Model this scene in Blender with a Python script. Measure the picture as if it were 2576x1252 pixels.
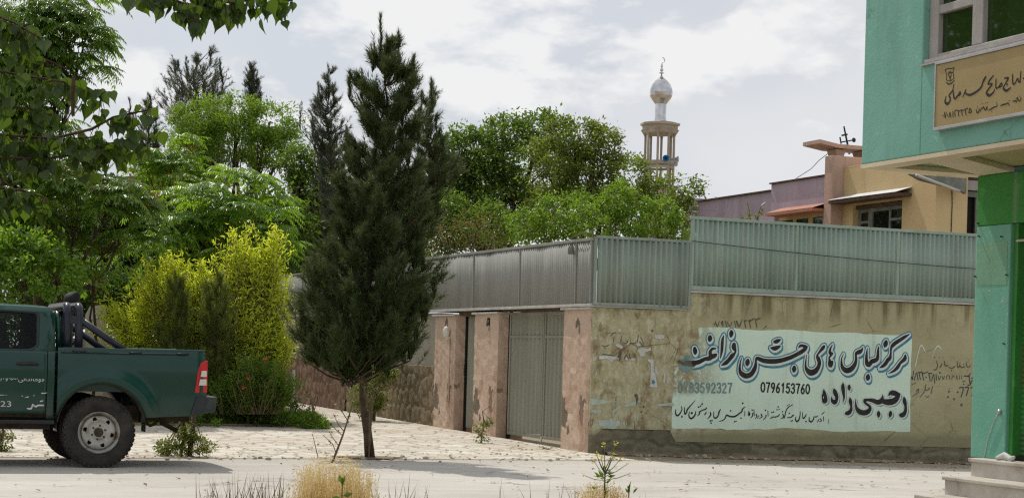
import bpy, bmesh, math, random
import numpy as np
from mathutils import Vector, Matrix
from mathutils.geometry import tessellate_polygon

for o in list(bpy.data.objects): bpy.data.objects.remove(o)
SC = bpy.context.scene
COL = SC.collection
rad = math.radians
RNG = np.random.default_rng(7)
random.seed(7)

# ------------------------------------------------------------------ camera
F, PX, PY, EYE, ROLL, YAW = 4508., 1288., 894., 1.4, .028, rad(22)
FW = np.array([math.sin(YAW), math.cos(YAW), 0.]); RT = np.array([math.cos(YAW), -math.sin(YAW), 0.]); UP = np.array([0., 0., 1.])
CAM = np.array([0., 0., EYE])
cam = bpy.data.objects.new('camera', bpy.data.cameras.new('camera')); COL.objects.link(cam)
cx = RT*math.cos(ROLL)+UP*math.sin(ROLL); cy = -RT*math.sin(ROLL)+UP*math.cos(ROLL); cz = -FW
cam.matrix_world = Matrix(((cx[0], cy[0], cz[0], 0), (cx[1], cy[1], cz[1], 0), (cx[2], cy[2], cz[2], EYE), (0, 0, 0, 1)))
cam.data.sensor_width = 36; cam.data.sensor_fit = 'HORIZONTAL'; cam.data.lens = 36*F/2576
cam.data.shift_y = (PY-626)/2576
cam.data.clip_start = .1; cam.data.clip_end = 3000
SC.camera = cam

# ------------------------------------------------------------------ light
SUN_ELEV = rad(57); SUN_DIR = Vector((-.101, .534, 0)).normalized()
SUN_TO = Vector((SUN_DIR.x*math.cos(SUN_ELEV), SUN_DIR.y*math.cos(SUN_ELEV), math.sin(SUN_ELEV)))
sl = bpy.data.lights.new('sun', 'SUN'); sl.energy = 2.9; sl.angle = rad(.6); sl.color = (1, .955, .87)
so = bpy.data.objects.new('sun', sl); COL.objects.link(so); so.rotation_euler = SUN_TO.to_track_quat('Z', 'Y').to_euler()
so.location = (0, 30, 40)
W = bpy.data.worlds.new('World'); SC.world = W; W.use_nodes = True
nt = W.node_tree; nd = nt.nodes; nd.clear()
sky = nd.new('ShaderNodeTexSky'); sky.sky_type = 'NISHITA'; sky.sun_disc = False
sky.sun_elevation = SUN_ELEV; sky.sun_rotation = math.atan2(SUN_TO.x, SUN_TO.y); sky.dust_density = 2.5; sky.air_density = 1.2
tc = nd.new('ShaderNodeTexCoord'); mp = nd.new('ShaderNodeMapping'); mp.inputs['Scale'].default_value = (1, 1, 2.1)
mp.inputs['Location'].default_value = (.31, .12, .45)
n1 = nd.new('ShaderNodeTexNoise'); n1.inputs['Scale'].default_value = 4.6; n1.inputs['Detail'].default_value = 9; n1.inputs['Roughness'].default_value = .53; n1.inputs['Distortion'].default_value = .25
r1 = nd.new('ShaderNodeValToRGB'); r1.color_ramp.elements[0].position = .44; r1.color_ramp.elements[1].position = .58
r1.color_ramp.elements[0].color = (.86, .86, .86, 1); r1.color_ramp.elements[1].color = (1, 1, 1, 1)
n2 = nd.new('ShaderNodeTexNoise'); n2.inputs['Scale'].default_value = 2.2; n2.inputs['Detail'].default_value = 7
r2 = nd.new('ShaderNodeValToRGB'); r2.color_ramp.elements[0].position = .44; r2.color_ramp.elements[1].position = .56
r2.color_ramp.elements[0].color = (5.3, 5.55, 6.0, 1); r2.color_ramp.elements[1].color = (6.25, 6.35, 6.55, 1)
mx = nd.new('ShaderNodeMix'); mx.data_type = 'RGBA'
n3 = nd.new('ShaderNodeTexNoise'); n3.inputs['Scale'].default_value = 7.5; n3.inputs['Detail'].default_value = 10; n3.inputs['Roughness'].default_value = .56
r3 = nd.new('ShaderNodeValToRGB'); r3.color_ramp.elements[0].position = .52; r3.color_ramp.elements[1].position = .585; r3.color_ramp.elements[1].color = (.85, .85, .85, 1)
mx3 = nd.new('ShaderNodeMix'); mx3.data_type = 'RGBA'; mx3.inputs[7].default_value = (7.45, 7.42, 7.4, 1)
bg = nd.new('ShaderNodeBackground'); bg.inputs['Strength'].default_value = .11
out = nd.new('ShaderNodeOutputWorld')
L = nt.links.new
L(tc.outputs['Generated'], mp.inputs['Vector']); L(mp.outputs[0], n1.inputs['Vector']); L(mp.outputs[0], n2.inputs['Vector'])
L(n1.outputs[0], r1.inputs[0]); L(n2.outputs[0], r2.inputs[0])
L(r1.outputs[0], mx.inputs[0]); L(sky.outputs[0], mx.inputs[6]); L(r2.outputs[0], mx.inputs[7])
L(mp.outputs[0], n3.inputs['Vector']); L(n3.outputs[0], r3.inputs[0]); L(r3.outputs[0], mx3.inputs[0]); L(mx.outputs[2], mx3.inputs[6]); L(mx3.outputs[2], bg.inputs[0]); L(bg.outputs[0], out.inputs[0])
SC.view_settings.view_transform = 'Standard'; SC.view_settings.look = 'None'
SC.view_settings.exposure = 0.16; SC.view_settings.gamma = 1
SC.cycles.max_bounces = 6; SC.cycles.transparent_max_bounces = 12
SC.cycles.use_denoising = False; SC.cycles.pixel_filter_type = 'BLACKMAN_HARRIS'; SC.cycles.filter_width = 1.25
try: SC.cycles.denoiser = 'OPENIMAGEDENOISE'
except Exception: pass

# ------------------------------------------------------------------ reading the place: directions through the lens to points on real planes
def ray(px, py):
    dx, dy = px-PX, py-PY
    a = dx*math.cos(ROLL)+dy*math.sin(ROLL); b = dx*math.sin(ROLL)-dy*math.cos(ROLL)
    return FW+a/F*RT+b/F*UP
def at(px, py, t): return CAM+ray(px, py)*t
def ony(px, py, y): d = ray(px, py); return CAM+d*(y/d[1])
def onx(px, py, x): d = ray(px, py); return CAM+d*(x/d[0])
def gz(x, y): return -.018*max(0, x-11)+.0105*max(0, y-24)*(1 if x < 11.5 else 0)
def foot(px, t):
    p = at(px, 900, t); return np.array([p[0], p[1], gz(p[0], p[1])])

# ------------------------------------------------------------------ objects
def tag(o, label=None, cat=None, group=None, kind=None):
    if label: o['label'] = label
    if cat: o['category'] = cat
    if group: o['group'] = group
    if kind: o['kind'] = kind
    return o
def thing(name, label, cat, base, group=None):
    o = bpy.data.objects.new(name, None); COL.objects.link(o); o.location = Vector(base); o.empty_display_size = .2
    return tag(o, label, cat, group)
def base_of(o):
    b = Vector((0, 0, 0))
    while o is not None: b += o.location; o = o.parent
    return b
def link_mesh(name, me, mat, parent=None, smooth=False):
    o = bpy.data.objects.new(name, me); COL.objects.link(o)
    if mat is not None: me.materials.append(mat)
    if parent is not None:
        me.transform(Matrix.Translation(-base_of(parent))); o.parent = parent
    if smooth: me.polygons.foreach_set('use_smooth', [True]*len(me.polygons))
    return o
class MB:
    def __init__(s): s.v = []; s.f = []
    def add(s, vs, fs):
        n = len(s.v); s.v.extend([tuple(map(float, p)) for p in vs]); s.f.extend([tuple(i+n for i in f) for f in fs]); return s
    def box(s, x0, x1, y0, y1, z0, z1):
        return s.add([(x0, y0, z0), (x1, y0, z0), (x1, y1, z0), (x0, y1, z0), (x0, y0, z1), (x1, y0, z1), (x1, y1, z1), (x0, y1, z1)],
                     [(0, 3, 2, 1), (4, 5, 6, 7), (0, 1, 5, 4), (1, 2, 6, 5), (2, 3, 7, 6), (3, 0, 4, 7)])
    def prism(s, pts, ext):
        pts = [np.array(p, float) for p in pts]; n = len(pts); e = np.array(ext, float)
        return s.add(pts+[p+e for p in pts], [tuple(range(n))[::-1], tuple(range(n, 2*n))]+[(i, (i+1) % n, n+(i+1) % n, n+i) for i in range(n)])
    def tube(s, pts, r, n=8, cap=True):
        pts = [np.array(p, float) for p in pts]
        if not hasattr(r, '__len__'): r = [r]*len(pts)
        up = None; vs = []
        for i, p in enumerate(pts):
            d = pts[min(i+1, len(pts)-1)]-pts[max(i-1, 0)]; d = d/(np.linalg.norm(d)+1e-9)
            if up is None:
                up = np.array([0, 0, 1.]) if abs(d[2]) < .9 else np.array([1., 0, 0])
            a = np.cross(up, d); a /= np.linalg.norm(a)+1e-9; b = np.cross(d, a); up = b
            for k in range(n):
                t = 2*math.pi*k/n; vs.append(p+r[i]*(math.cos(t)*a+math.sin(t)*b))
        fs = [(i*n+k, i*n+(k+1) % n, (i+1)*n+(k+1) % n, (i+1)*n+k) for i in range(len(pts)-1) for k in range(n)]
        if cap: fs += [tuple(range(n))[::-1], tuple(range((len(pts)-1)*n, len(pts)*n))]
        return s.add(vs, fs)
    def lathe(s, prof, o, n=16, ax='z', a0=0., cap=True):
        vs = []
        for r, h in prof:
            for k in range(n):
                t = 2*math.pi*k/n+a0; c, q = r*math.cos(t), r*math.sin(t)
                vs.append({'z': (o[0]+c, o[1]+q, o[2]+h), 'y': (o[0]+c, o[1]+h, o[2]+q), 'x': (o[0]+h, o[1]+c, o[2]+q)}[ax])
        m = len(prof); fs = [(i*n+k, i*n+(k+1) % n, (i+1)*n+(k+1) % n, (i+1)*n+k) for i in range(m-1) for k in range(n)]
        if cap: fs += [tuple(range(n))[::-1], tuple(range((m-1)*n, m*n))]
        return s.add(vs, fs)
    def grid(s, P):
        P = np.asarray(P, float); a, b = P.shape[:2]
        return s.add(P.reshape(-1, 3), [(i*b+j, i*b+j+1, (i+1)*b+j+1, (i+1)*b+j) for i in range(a-1) for j in range(b-1)])
    def build(s, name, mat, parent=None, smooth=False, bevel=0, auto=False, recalc=True):
        me = bpy.data.meshes.new(name); me.from_pydata(s.v, [], s.f); me.update()
        if recalc:
            bm = bmesh.new(); bm.from_mesh(me); bmesh.ops.recalc_face_normals(bm, faces=bm.faces); bm.to_mesh(me); bm.free()
        o = link_mesh(name, me, mat, parent, smooth)
        if bevel:
            m = o.modifiers.new('bevel', 'BEVEL'); m.width = bevel; m.segments = 2; m.limit_method = 'ANGLE'
        if auto:
            me.polygons.foreach_set('use_smooth', [True]*len(me.polygons))
            try: me.set_sharp_from_angle(angle=rad(35))
            except Exception: pass
        return o
def np_mesh(name, V, Fc, mat, parent=None, smooth=False):
    V = np.ascontiguousarray(V, np.float32).reshape(-1, 3); Fc = np.ascontiguousarray(Fc, np.int32); k = Fc.shape[1]
    me = bpy.data.meshes.new(name); me.vertices.add(len(V)); me.vertices.foreach_set('co', V.ravel())
    me.loops.add(Fc.size); me.loops.foreach_set('vertex_index', Fc.ravel())
    me.polygons.add(len(Fc)); me.polygons.foreach_set('loop_start', np.arange(0, Fc.size, k, dtype=np.int32))
    try: me.polygons.foreach_set('loop_total', np.full(len(Fc), k, np.int32))
    except Exception: pass
    me.update(calc_edges=True); me.validate()
    return link_mesh(name, me, mat, parent, smooth)

# ------------------------------------------------------------------ materials
class NB:
    """small node helper"""
    def __init__(s, name):
        s.m = bpy.data.materials.new(name); s.m.use_nodes = True; s.t = s.m.node_tree; s.n = s.t.nodes
        s.p = s.n['Principled BSDF']; s.out = s.n['Material Output']; s.tc = s.n.new('ShaderNodeTexCoord')
    def l(s, a, b): s.t.links.new(a, b)
    def vec(s, scale=(1, 1, 1), loc=(0, 0, 0), rot=(0, 0, 0)):
        m = s.n.new('ShaderNodeMapping'); m.inputs['Scale'].default_value = scale; m.inputs['Location'].default_value = loc; m.inputs['Rotation'].default_value = rot
        s.l(s.tc.outputs['Object'], m.inputs[0]); return m.outputs[0]
    def noise(s, scale, detail=5, rough=.55, vec=None, dist=0):
        n = s.n.new('ShaderNodeTexNoise'); n.inputs['Scale'].default_value = scale; n.inputs['Detail'].default_value = detail
        n.inputs['Roughness'].default_value = rough; n.inputs['Distortion'].default_value = dist
        s.l(vec if vec is not None else s.tc.outputs['Object'], n.inputs['Vector']); return n.outputs['Fac']
    def voro(s, scale, feature='DISTANCE_TO_EDGE', vec=None, out='Distance'):
        n = s.n.new('ShaderNodeTexVoronoi'); n.feature = feature; n.inputs['Scale'].default_value = scale
        s.l(vec if vec is not None else s.tc.outputs['Object'], n.inputs['Vector']); return n.outputs[out]
    def ramp(s, fac, stops, interp='LINEAR'):
        r = s.n.new('ShaderNodeValToRGB'); r.color_ramp.interpolation = interp; e = r.color_ramp.elements
        while len(e) < len(stops): e.new(.5)
        for i, (p, c) in enumerate(stops):
            e[i].position = p; e[i].color = (c, c, c, 1) if not hasattr(c, '__len__') else (*c, 1)
        s.l(fac, r.inputs[0]); return r.outputs[0]
    def mix(s, fac, a, b, mode='MIX'):
        m = s.n.new('ShaderNodeMix'); m.data_type = 'RGBA'; m.blend_type = mode
        for v, i in ((fac, 0), (a, 6), (b, 7)):
            if hasattr(v, 'is_linked') or hasattr(v, 'links'): s.l(v, m.inputs[i])
            elif hasattr(v, '__len__'): m.inputs[i].default_value = (*v, 1)
            else: m.inputs[i].default_value = v if i == 0 else (v, v, v, 1)
        return m.outputs[2]
    def math(s, op, a, b=0.):
        m = s.n.new('ShaderNodeMath'); m.operation = op
        for v, i in ((a, 0), (b, 1)):
            if hasattr(v, 'links'): s.l(v, m.inputs[i])
            else: m.inputs[i].default_value = v
        return m.outputs[0]
    def sep(s):
        x = s.n.new('ShaderNodeSeparateXYZ'); s.l(s.tc.outputs['Object'], x.inputs[0]); return x.outputs
    def bump(s, h, strength=.4, dist=.02):
        b = s.n.new('ShaderNodeBump'); b.inputs['Strength'].default_value = strength; b.inputs['Distance'].default_value = dist
        s.l(h, b.inputs['Height']); s.l(b.outputs[0], s.p.inputs['Normal']); return b
    def fin(s, col=None, rough=.8, metal=0., spec=.3):
        if col is not None:
            if hasattr(col, 'links'): s.l(col, s.p.inputs['Base Color'])
            else: s.p.inputs['Base Color'].default_value = (*col, 1)
        if hasattr(rough, 'links'): s.l(rough, s.p.inputs['Roughness'])
        else: s.p.inputs['Roughness'].default_value = rough
        s.p.inputs['Metallic'].default_value = metal; s.p.inputs['Specular IOR Level'].default_value = spec
        return s.m
def mottled(name, c1, c2, scale=3., rough=.8, bump=.25, bscale=40, dist=.01, metal=0., spec=.3, c3=None, scale3=.8):
    b = NB(name); col = b.mix(b.ramp(b.noise(scale, 7, .62), [(.36, 0.), (.66, 1.)]), c1, c2)
    if c3 is not None: col = b.mix(b.ramp(b.noise(scale3, 5, .6, b.vec(loc=(3.1, 7.7, 2.2))), [(.5, 0.), (.62, 1.)]), col, c3)
    if bump: b.bump(b.noise(bscale, 6, .6), bump, dist)
    return b.fin(col, rough, metal, spec)
def leafmat(name, c1, c2, trans, tfac=.45, rough=.42, spec=.35, nscale=.9):
    b = NB(name); g = b.n.new('ShaderNodeNewGeometry')
    v = b.math('ADD', b.math('MULTIPLY', g.outputs['Random Per Island'], .65), b.math('MULTIPLY', b.ramp(b.noise(nscale, 3), [(.35, 0.), (.65, 1.)]), .35))
    col = b.mix(v, c1, c2); tcol = b.mix(v, tuple(x*.72 for x in trans), trans)
    b.fin(col, rough, 0, spec)
    t = b.n.new('ShaderNodeBsdfTranslucent'); b.l(tcol, t.inputs[0])
    m = b.n.new('ShaderNodeMixShader'); m.inputs[0].default_value = tfac
    b.l(b.p.outputs[0], m.inputs[1]); b.l(t.outputs[0], m.inputs[2]); b.l(m.outputs[0], b.out.inputs[0]); return b.m

def m_wall():
    b = NB('khaki wall plaster')
    col = b.mix(b.ramp(b.noise(1.1, 8, .62), [(.28, 0.), (.74, 1.)]), (.37, .34, .195), (.51, .475, .30))
    x, y, z = b.sep()
    upz = b.ramp(b.math('ADD', b.math('MULTIPLY', z, .4), b.math('MULTIPLY', b.noise(2.5, 5), .12)), [(.84, 0.), (.97, 1.)])
    streak = b.math('MULTIPLY', upz, b.ramp(b.noise(1, 6, .6, b.vec((4.5, 4.5, .30))), [(.46, 0.), (.60, .85)]))
    col = b.mix(streak, col, (.15, .125, .06))
    col = b.mix(b.ramp(b.noise(2.6, 8, .7), [(.54, 0.), (.70, .55)]), col, (.19, .165, .085))
    # weathered, repeatedly pasted-over stretch near the corner
    left = b.ramp(b.math('ADD', b.math('SUBTRACT', 2.1, x), b.math('MULTIPLY', b.noise(2.2, 4), .9)), [(.35, 0.), (.9, 1.)])
    flake = b.ramp(b.noise(9, 9, .72, b.vec((1, 1, .7))), [(.47, 0.), (.60, .75)])
    col = b.mix(b.math('MULTIPLY', left, flake), col, (.64, .59, .43))
    rust = b.ramp(b.noise(5, 8, .7, b.vec((1, 1, .6), (4, 1, 9))), [(.50, 0.), (.62, .85)])
    col = b.mix(b.math('MULTIPLY', left, rust), col, (.22, .14, .075))
    low = b.ramp(b.math('ADD', z, b.math('MULTIPLY', b.noise(2.3, 5), .16)), [(.36, 1.), (.46, 0.)])
    col = b.mix(b.math('MULTIPLY', low, .65), col, (.21, .20, .125))
    col = b.mix(b.ramp(b.noise(75, 2), [(.35, .0), (.75, .28)]), col, (.11, .09, .05))
    crack = b.ramp(b.voro(1.3, vec=b.vec((1, 1, 1.6))), [(.0, 1.), (.012, 0.)])
    col = b.mix(b.math('MULTIPLY', crack, b.ramp(b.noise(1.6), [(.5, 0.), (.6, .8)])), col, (.06, .05, .03))
    b.bump(b.math('ADD', b.noise(14, 8, .65), b.math('MULTIPLY', flake, .25)), .55, .018)
    return b.fin(col, .92)
def m_pink():
    b = NB('flaking pink plaster')
    col = b.mix(b.ramp(b.noise(1.7, 8, .65), [(.32, 0.), (.7, 1.)]), (.48, .35, .262), (.63, .49, .385))
    st = b.ramp(b.noise(2.2, 8, .7, b.vec((2.2, 2.2, .8))), [(.55, 0.), (.64, 1.)]); col = b.mix(b.math('MULTIPLY', st, .6), col, (.40, .20, .12))
    x, y, z = b.sep()
    lowf = b.ramp(z, [(.0, .0), (.22, .10), (.75, .10), (1.0, 0.)])
    pat = b.ramp(b.math('ADD', b.noise(2.9, 5, .55, b.vec((1, 1, .7), (1.3, 5.1, .2))), lowf), [(.655, 0.), (.675, 1.)])
    col = b.mix(pat, col, b.mix(b.noise(8), (.14, .10, .07), (.24, .19, .14)))
    edge = b.ramp(b.noise(.9, 8, .7, b.vec((1, 1, .35), (7, 1, 3))), [(.52, 0.), (.62, .55)]); col = b.mix(edge, col, (.33, .21, .15))
    b.bump(b.math('SUBTRACT', b.noise(11, 8, .62), b.math('MULTIPLY', pat, .35)), .5, .02)
    return b.fin(col, .9)
def m_sheet(name, c1, c2, rust=.35):
    b = NB(name)
    col = b.mix(b.ramp(b.noise(1, 6, .6, b.vec((3.5, 3.5, .35))), [(.35, 0.), (.7, 1.)]), c1, c2)
    col = b.mix(b.math('MULTIPLY', b.ramp(b.noise(1, 7, .7, b.vec((6, 6, .8), (2, 4, 1))), [(.56, 0.), (.7, 1.)]), rust), col, (.17, .145, .115))
    b.bump(b.noise(30, 3), .12, .004)
    return b.fin(col, .55, .0, .3)
def m_road():
    b = NB('pale concrete road')
    col = b.mix(b.ramp(b.noise(.55, 7, .6, b.vec((.6, 1.4, 1))), [(.3, 0.), (.7, 1.)]), (.395, .365, .325), (.53, .50, .455))
    col = b.mix(b.ramp(b.noise(2.6, 8, .7), [(.52, 0.), (.72, .5)]), col, (.36, .33, .29))
    col = b.mix(b.ramp(b.noise(140, 2), [(.4, 0.), (.8, .35)]), col, (.30, .28, .25))
    dv = b.n.new('ShaderNodeVectorMath'); dv.operation = 'ADD'
    nn = b.n.new('ShaderNodeTexNoise'); nn.inputs['Scale'].default_value = 1.3; nn.inputs['Detail'].default_value = 5; b.l(b.tc.outputs['Object'], nn.inputs[0])
    b.l(b.vec((.42, .75, .4)), dv.inputs[0]); b.l(nn.outputs['Color'], dv.inputs[1])
    col = b.mix(b.ramp(b.noise(1, 6, .6, b.vec((.25, 3.2, 1), (2, 5, 0))), [(.50, 0.), (.70, .22)]), col, (.37, .335, .29))
    col = b.mix(b.ramp(b.noise(9, 8, .75, b.vec((.7, 1.3, 1), (8, 1, 0))), [(.60, 0.), (.70, .5)]), col, (.33, .29, .24))
    x, y, z = b.sep(); yn = b.math('ADD', y, b.math('MULTIPLY', b.math('SUBTRACT', b.noise(1.7, 6, .65), .5), .9))
    ed_ = b.n.new('ShaderNodeMapRange'); ed_.inputs[1].default_value = 21.75; ed_.inputs[2].default_value = 22.3; b.l(yn, ed_.inputs[0])
    col = b.mix(b.math('MULTIPLY', ed_.outputs[0], .8), col, b.mix(b.noise(30, 3), (.30, .245, .18), (.47, .41, .33)))
    for c_, w_ in ((17.6, .28), (19.2, .24)):
        tr_ = b.math('ABSOLUTE', b.math('SUBTRACT', b.math('ADD', y, b.math('MULTIPLY', b.noise(.25, 2), .8)), c_)); col = b.mix(b.math('MULTIPLY', b.ramp(tr_, [(0., .30), (w_, 0.)]), b.noise(1.5, 6)), col, (.30, .275, .24))
    cr = b.math('MULTIPLY', b.ramp(b.voro(.95, vec=dv.outputs[0]), [(0., 1.), (.015, 0.)]), b.ramp(b.noise(.7, 3), [(.46, 0.), (.56, 1.)]))
    col = b.mix(cr, col, (.15, .13, .11))
    b.bump(b.math('SUBTRACT', b.noise(60, 5), b.math('MULTIPLY', cr, .8)), .25, .01)
    return b.fin(col, .85)
def m_paving():
    b = NB('irregular flagstones')
    dv = b.n.new('ShaderNodeVectorMath'); dv.operation = 'ADD'
    nn = b.n.new('ShaderNodeTexNoise'); nn.inputs['Scale'].default_value = 2.5; nn.inputs['Detail'].default_value = 3; b.l(b.tc.outputs['Object'], nn.inputs[0])
    sc = b.n.new('ShaderNodeVectorMath'); sc.operation = 'SCALE'; sc.inputs['Scale'].default_value = .35; b.l(nn.outputs['Color'], sc.inputs[0])
    b.l(b.vec((1, .9, 1)), dv.inputs[0]); b.l(sc.outputs[0], dv.inputs[1])
    ed = b.voro(2.3, vec=dv.outputs[0]); cell = b.voro(2.3, 'F1', dv.outputs[0], 'Color')
    st = b.mix(cell, (.47, .425, .355), (.65, .61, .54))
    st = b.mix(b.ramp(b.noise(3.2, 7, .65), [(.45, 0.), (.75, .6)]), st, (.42, .34, .25))
    j = b.ramp(ed, [(.012, .85), (.05, 0.)])
    col = b.mix(j, st, b.mix(b.noise(20), (.25, .21, .155), (.42, .37, .29)))
    col = b.mix(b.ramp(b.noise(.5, 4), [(.5, 0.), (.7, .45)]), col, (.46, .38, .29))
    b.bump(b.math('ADD', b.math('MULTIPLY', b.ramp(ed, [(0., 0.), (.09, 1.)]), 1.2), b.math('ADD', b.math('MULTIPLY', cell, .5), b.math('MULTIPLY', b.noise(9, 6), .8))), .8, .03)
    return b.fin(col, .85)
def m_stone(name, c1, c2, c3, sc=4.):
    b = NB(name)
    cell = b.voro(sc, 'F1', b.vec((.8, .8, 1.25)), 'Color'); col = b.mix(cell, c1, c2)
    col = b.mix(b.ramp(b.noise(5, 8, .7), [(.42, 0.), (.68, .8)]), col, c3)
    col = b.mix(b.ramp(b.noise(.8, 4), [(.4, 0.), (.65, .5)]), col, tuple(x*.6 for x in c1))
    b.bump(b.noise(18, 8, .7), .7, .03); return b.fin(col, .93)
def m_paint(name, c, c2, dirt=.5, scale=1.4, chip=None, crack=0.):
    b = NB(name); col = b.mix(b.ramp(b.noise(scale, 7, .6), [(.3, 0.), (.7, 1.)]), c, c2)
    col = b.mix(b.math('MULTIPLY', b.ramp(b.noise(1, 7, .65, b.vec((3, 3, .6))), [(.52, 0.), (.72, 1.)]), dirt), col, tuple(x*.55 for x in c))
    if crack:
        dv = b.n.new('ShaderNodeVectorMath'); dv.operation = 'ADD'; nn = b.n.new('ShaderNodeTexNoise'); nn.inputs['Scale'].default_value = 2.5; nn.inputs['Detail'].default_value = 5; b.l(b.tc.outputs['Object'], nn.inputs[0]); b.l(b.vec((.9, .9, .9)), dv.inputs[0]); b.l(nn.outputs['Color'], dv.inputs[1])
        ck = b.math('MULTIPLY', b.ramp(b.voro(1.0, vec=dv.outputs[0]), [(0., 1.), (.012, 0.)]), b.ramp(b.noise(1.1, 3), [(.48, 0.), (.58, crack)])); col = b.mix(ck, col, tuple(x*.35 for x in c))
        col = b.mix(b.ramp(b.noise(1, 6, .7, b.vec((7, 7, .5), (1, 9, 4))), [(.58, 0.), (.74, .6)]), col, (.30, .33, .27)); col = b.mix(b.ramp(b.noise(3.5, 8, .7), [(.60, 0.), (.66, .5)]), col, tuple(min(1, x*1.5+.05) for x in c))
    if chip: col = b.mix(b.ramp(b.noise(13, 5, .6), [(.66, 0.), (.68, 1.)]), col, chip)
    b.bump(b.math('ADD', b.noise(5, 6, .6), b.math('MULTIPLY', b.noise(40, 4), .3)), .35, .012); return b.fin(col, .72, 0, .3)
def m_car():
    b = NB('dusty dark green car paint'); x, y, z = b.sep()
    dust = b.math('MULTIPLY', b.ramp(z, [(.50, 1.), (.80, .06)]), b.ramp(b.noise(4, 7, .68), [(.36, 0.), (.72, .6)]))
    dust = b.math('ADD', dust, b.math('MULTIPLY', b.ramp(b.noise(2.2, 6, .6), [(.4, 0.), (.8, .03)]), 1.))
    col = b.mix(dust, b.mix(b.noise(1.4), (.0022, .033, .026), (.004, .047, .037)), (.10, .09, .06))
    b.l(b.ramp(dust, [(0., .22), (.5, .7)]), b.p.inputs['Roughness']); b.p.inputs['Coat Weight'].default_value = .34; b.p.inputs['Coat Roughness'].default_value = .1; b.p.inputs['Specular IOR Level'].default_value = .25
    b.bump(b.noise(2.5, 2), .06, .01)
    b.l(col, b.p.inputs['Base Color']); return b.m
def m_glass(name, tint=(.25, .32, .30), t=.5, rough=.03):
    b = NB(name); b.fin((.008, .012, .012), rough, 0, .6)
    tr = b.n.new('ShaderNodeBsdfTransparent'); tr.inputs[0].default_value = (*tint, 1)
    m = b.n.new('ShaderNodeMixShader'); m.inputs[0].default_value = t; b.l(b.p.outputs[0], m.inputs[1]); b.l(tr.outputs[0], m.inputs[2]); b.l(m.outputs[0], b.out.inputs[0]); return b.m
def m_panel():
    b = NB('pale mint sign paint'); x, y, z = b.sep()
    col = b.mix(b.ramp(b.noise(1.3, 7, .6), [(.3, 0.), (.7, 1.)]), (.58, .72, .60), (.68, .82, .70))
    left = b.ramp(b.math('ADD', x, b.math('MULTIPLY', b.noise(4, 6, .7), .5)), [(.0, 0.), (1., 1.)])
    m = b.n.new('ShaderNodeMapRange'); m.inputs[1].default_value = 1.75; m.inputs[2].default_value = 2.45; m.inputs[3].default_value = 1; m.inputs[4].default_value = 0
    b.l(b.math('ADD', x, b.math('MULTIPLY', b.noise(2, 5, .7), .3)), m.inputs[0])
    zz = b.ramp(b.math('ADD', b.math('MULTIPLY', z, .5), b.math('MULTIPLY', b.noise(3), .08)), [(.47, 0.), (.53, 1.)])
    wear = b.math('MULTIPLY', b.math('MULTIPLY', m.outputs[0], zz), b.ramp(b.noise(11, 8, .72), [(.38, 0.), (.50, 1.)]))
    col = b.mix(wear, col, b.mix(b.noise(7), (.22, .17, .09), (.42, .37, .25)))
    col = b.mix(b.ramp(b.noise(16, 8, .75, b.vec((1, 1, .6))), [(.62, 0.), (.70, .75)]), col, (.27, .27, .20))
    col = b.mix(b.ramp(b.noise(1, 6, .6, b.vec((5, 5, .8), (3, 0, 1))), [(.56, 0.), (.72, .5)]), col, (.33, .36, .29))
    b.bump(b.noise(22, 7, .65), .4, .01); return b.fin(col, .8)

MT = {}
MT['wall'] = m_wall(); MT['pink'] = m_pink(); MT['road'] = m_road(); MT['paving'] = m_paving(); MT['panel'] = m_panel(); MT['car'] = m_car()
MT['teal_sheet'] = m_sheet('faded teal painted sheet', (.245, .315, .265), (.325, .395, .34), .4); MT['dull_sheet'] = m_sheet('dull grey green painted sheet', (.215, .255, .215), (.29, .335, .285), .45)
MT['grey_sheet'] = m_sheet('grey green painted sheet', (.245, .25, .23), (.315, .315, .29), .22)
MT['gate'] = m_sheet('khaki grey gate paint', (.235, .235, .185), (.30, .30, .24), .25)
MT['soil'] = mottled('dry soil', (.16, .115, .07), (.27, .21, .14), 2.5, .95, .8, 25, .03)
MT['ground'] = mottled('bare dusty ground', (.25, .2, .14), (.36, .30, .22), .4, .95, .5, 12, .03)
MT['stone'] = m_stone('rubble base stone', (.17, .15, .105), (.28, .255, .18), (.11, .095, .065), 5)
MT['stonewall'] = m_stone('brown rubble stone', (.20, .15, .09), (.36, .29, .19), (.14, .10, .06), 5)
MT['redstone'] = m_stone('reddish rubble stone', (.19, .11, .075), (.28, .185, .13), (.12, .08, .055), 5)
MT['greyplaster'] = mottled('grey beige plaster', (.36, .33, .27), (.46, .42, .35), 1.2, .9, .3, 18)
MT['coping'] = mottled('weathered tin coping', (.42, .40, .37), (.56, .54, .50), 5, .6, .3, 30)
MT['concrete'] = mottled('grey concrete', (.30, .27, .23), (.42, .385, .33), 2.5, .9, .35, 25)
MT['step'] = mottled('worn terrazzo step', (.40, .36, .31), (.53, .49, .43), 3.2, .75, .3, 45, .01, c3=(.30, .25, .2), scale3=2.)
MT['teal'] = m_paint('teal facade paint', (.16, .375, .30), (.205, .435, .36), .4, crack=.7)
MT['tealcol'] = m_paint('chalky teal column paint', (.13, .37, .275), (.18, .42, .31), .3, 2.2, (.42, .40, .30))
MT['khakipatch'] = m_paint('khaki touch up paint', (.165, .345, .23), (.20, .38, .26), .4, 3)
MT['green'] = m_paint('leaf green paint', (.035, .21, .035), (.055, .27, .06), .5, crack=.6)
MT['cream'] = m_paint('cream soffit paint', (.60, .52, .37), (.68, .60, .44), .2)
MT['winframe'] = m_paint('dull lilac grey window paint', (.33, .31, .29), (.40, .38, .36), .4, 4)
MT['tan'] = m_paint('ochre house paint', (.54, .395, .20), (.61, .46, .25), .35, 1.1)
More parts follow.
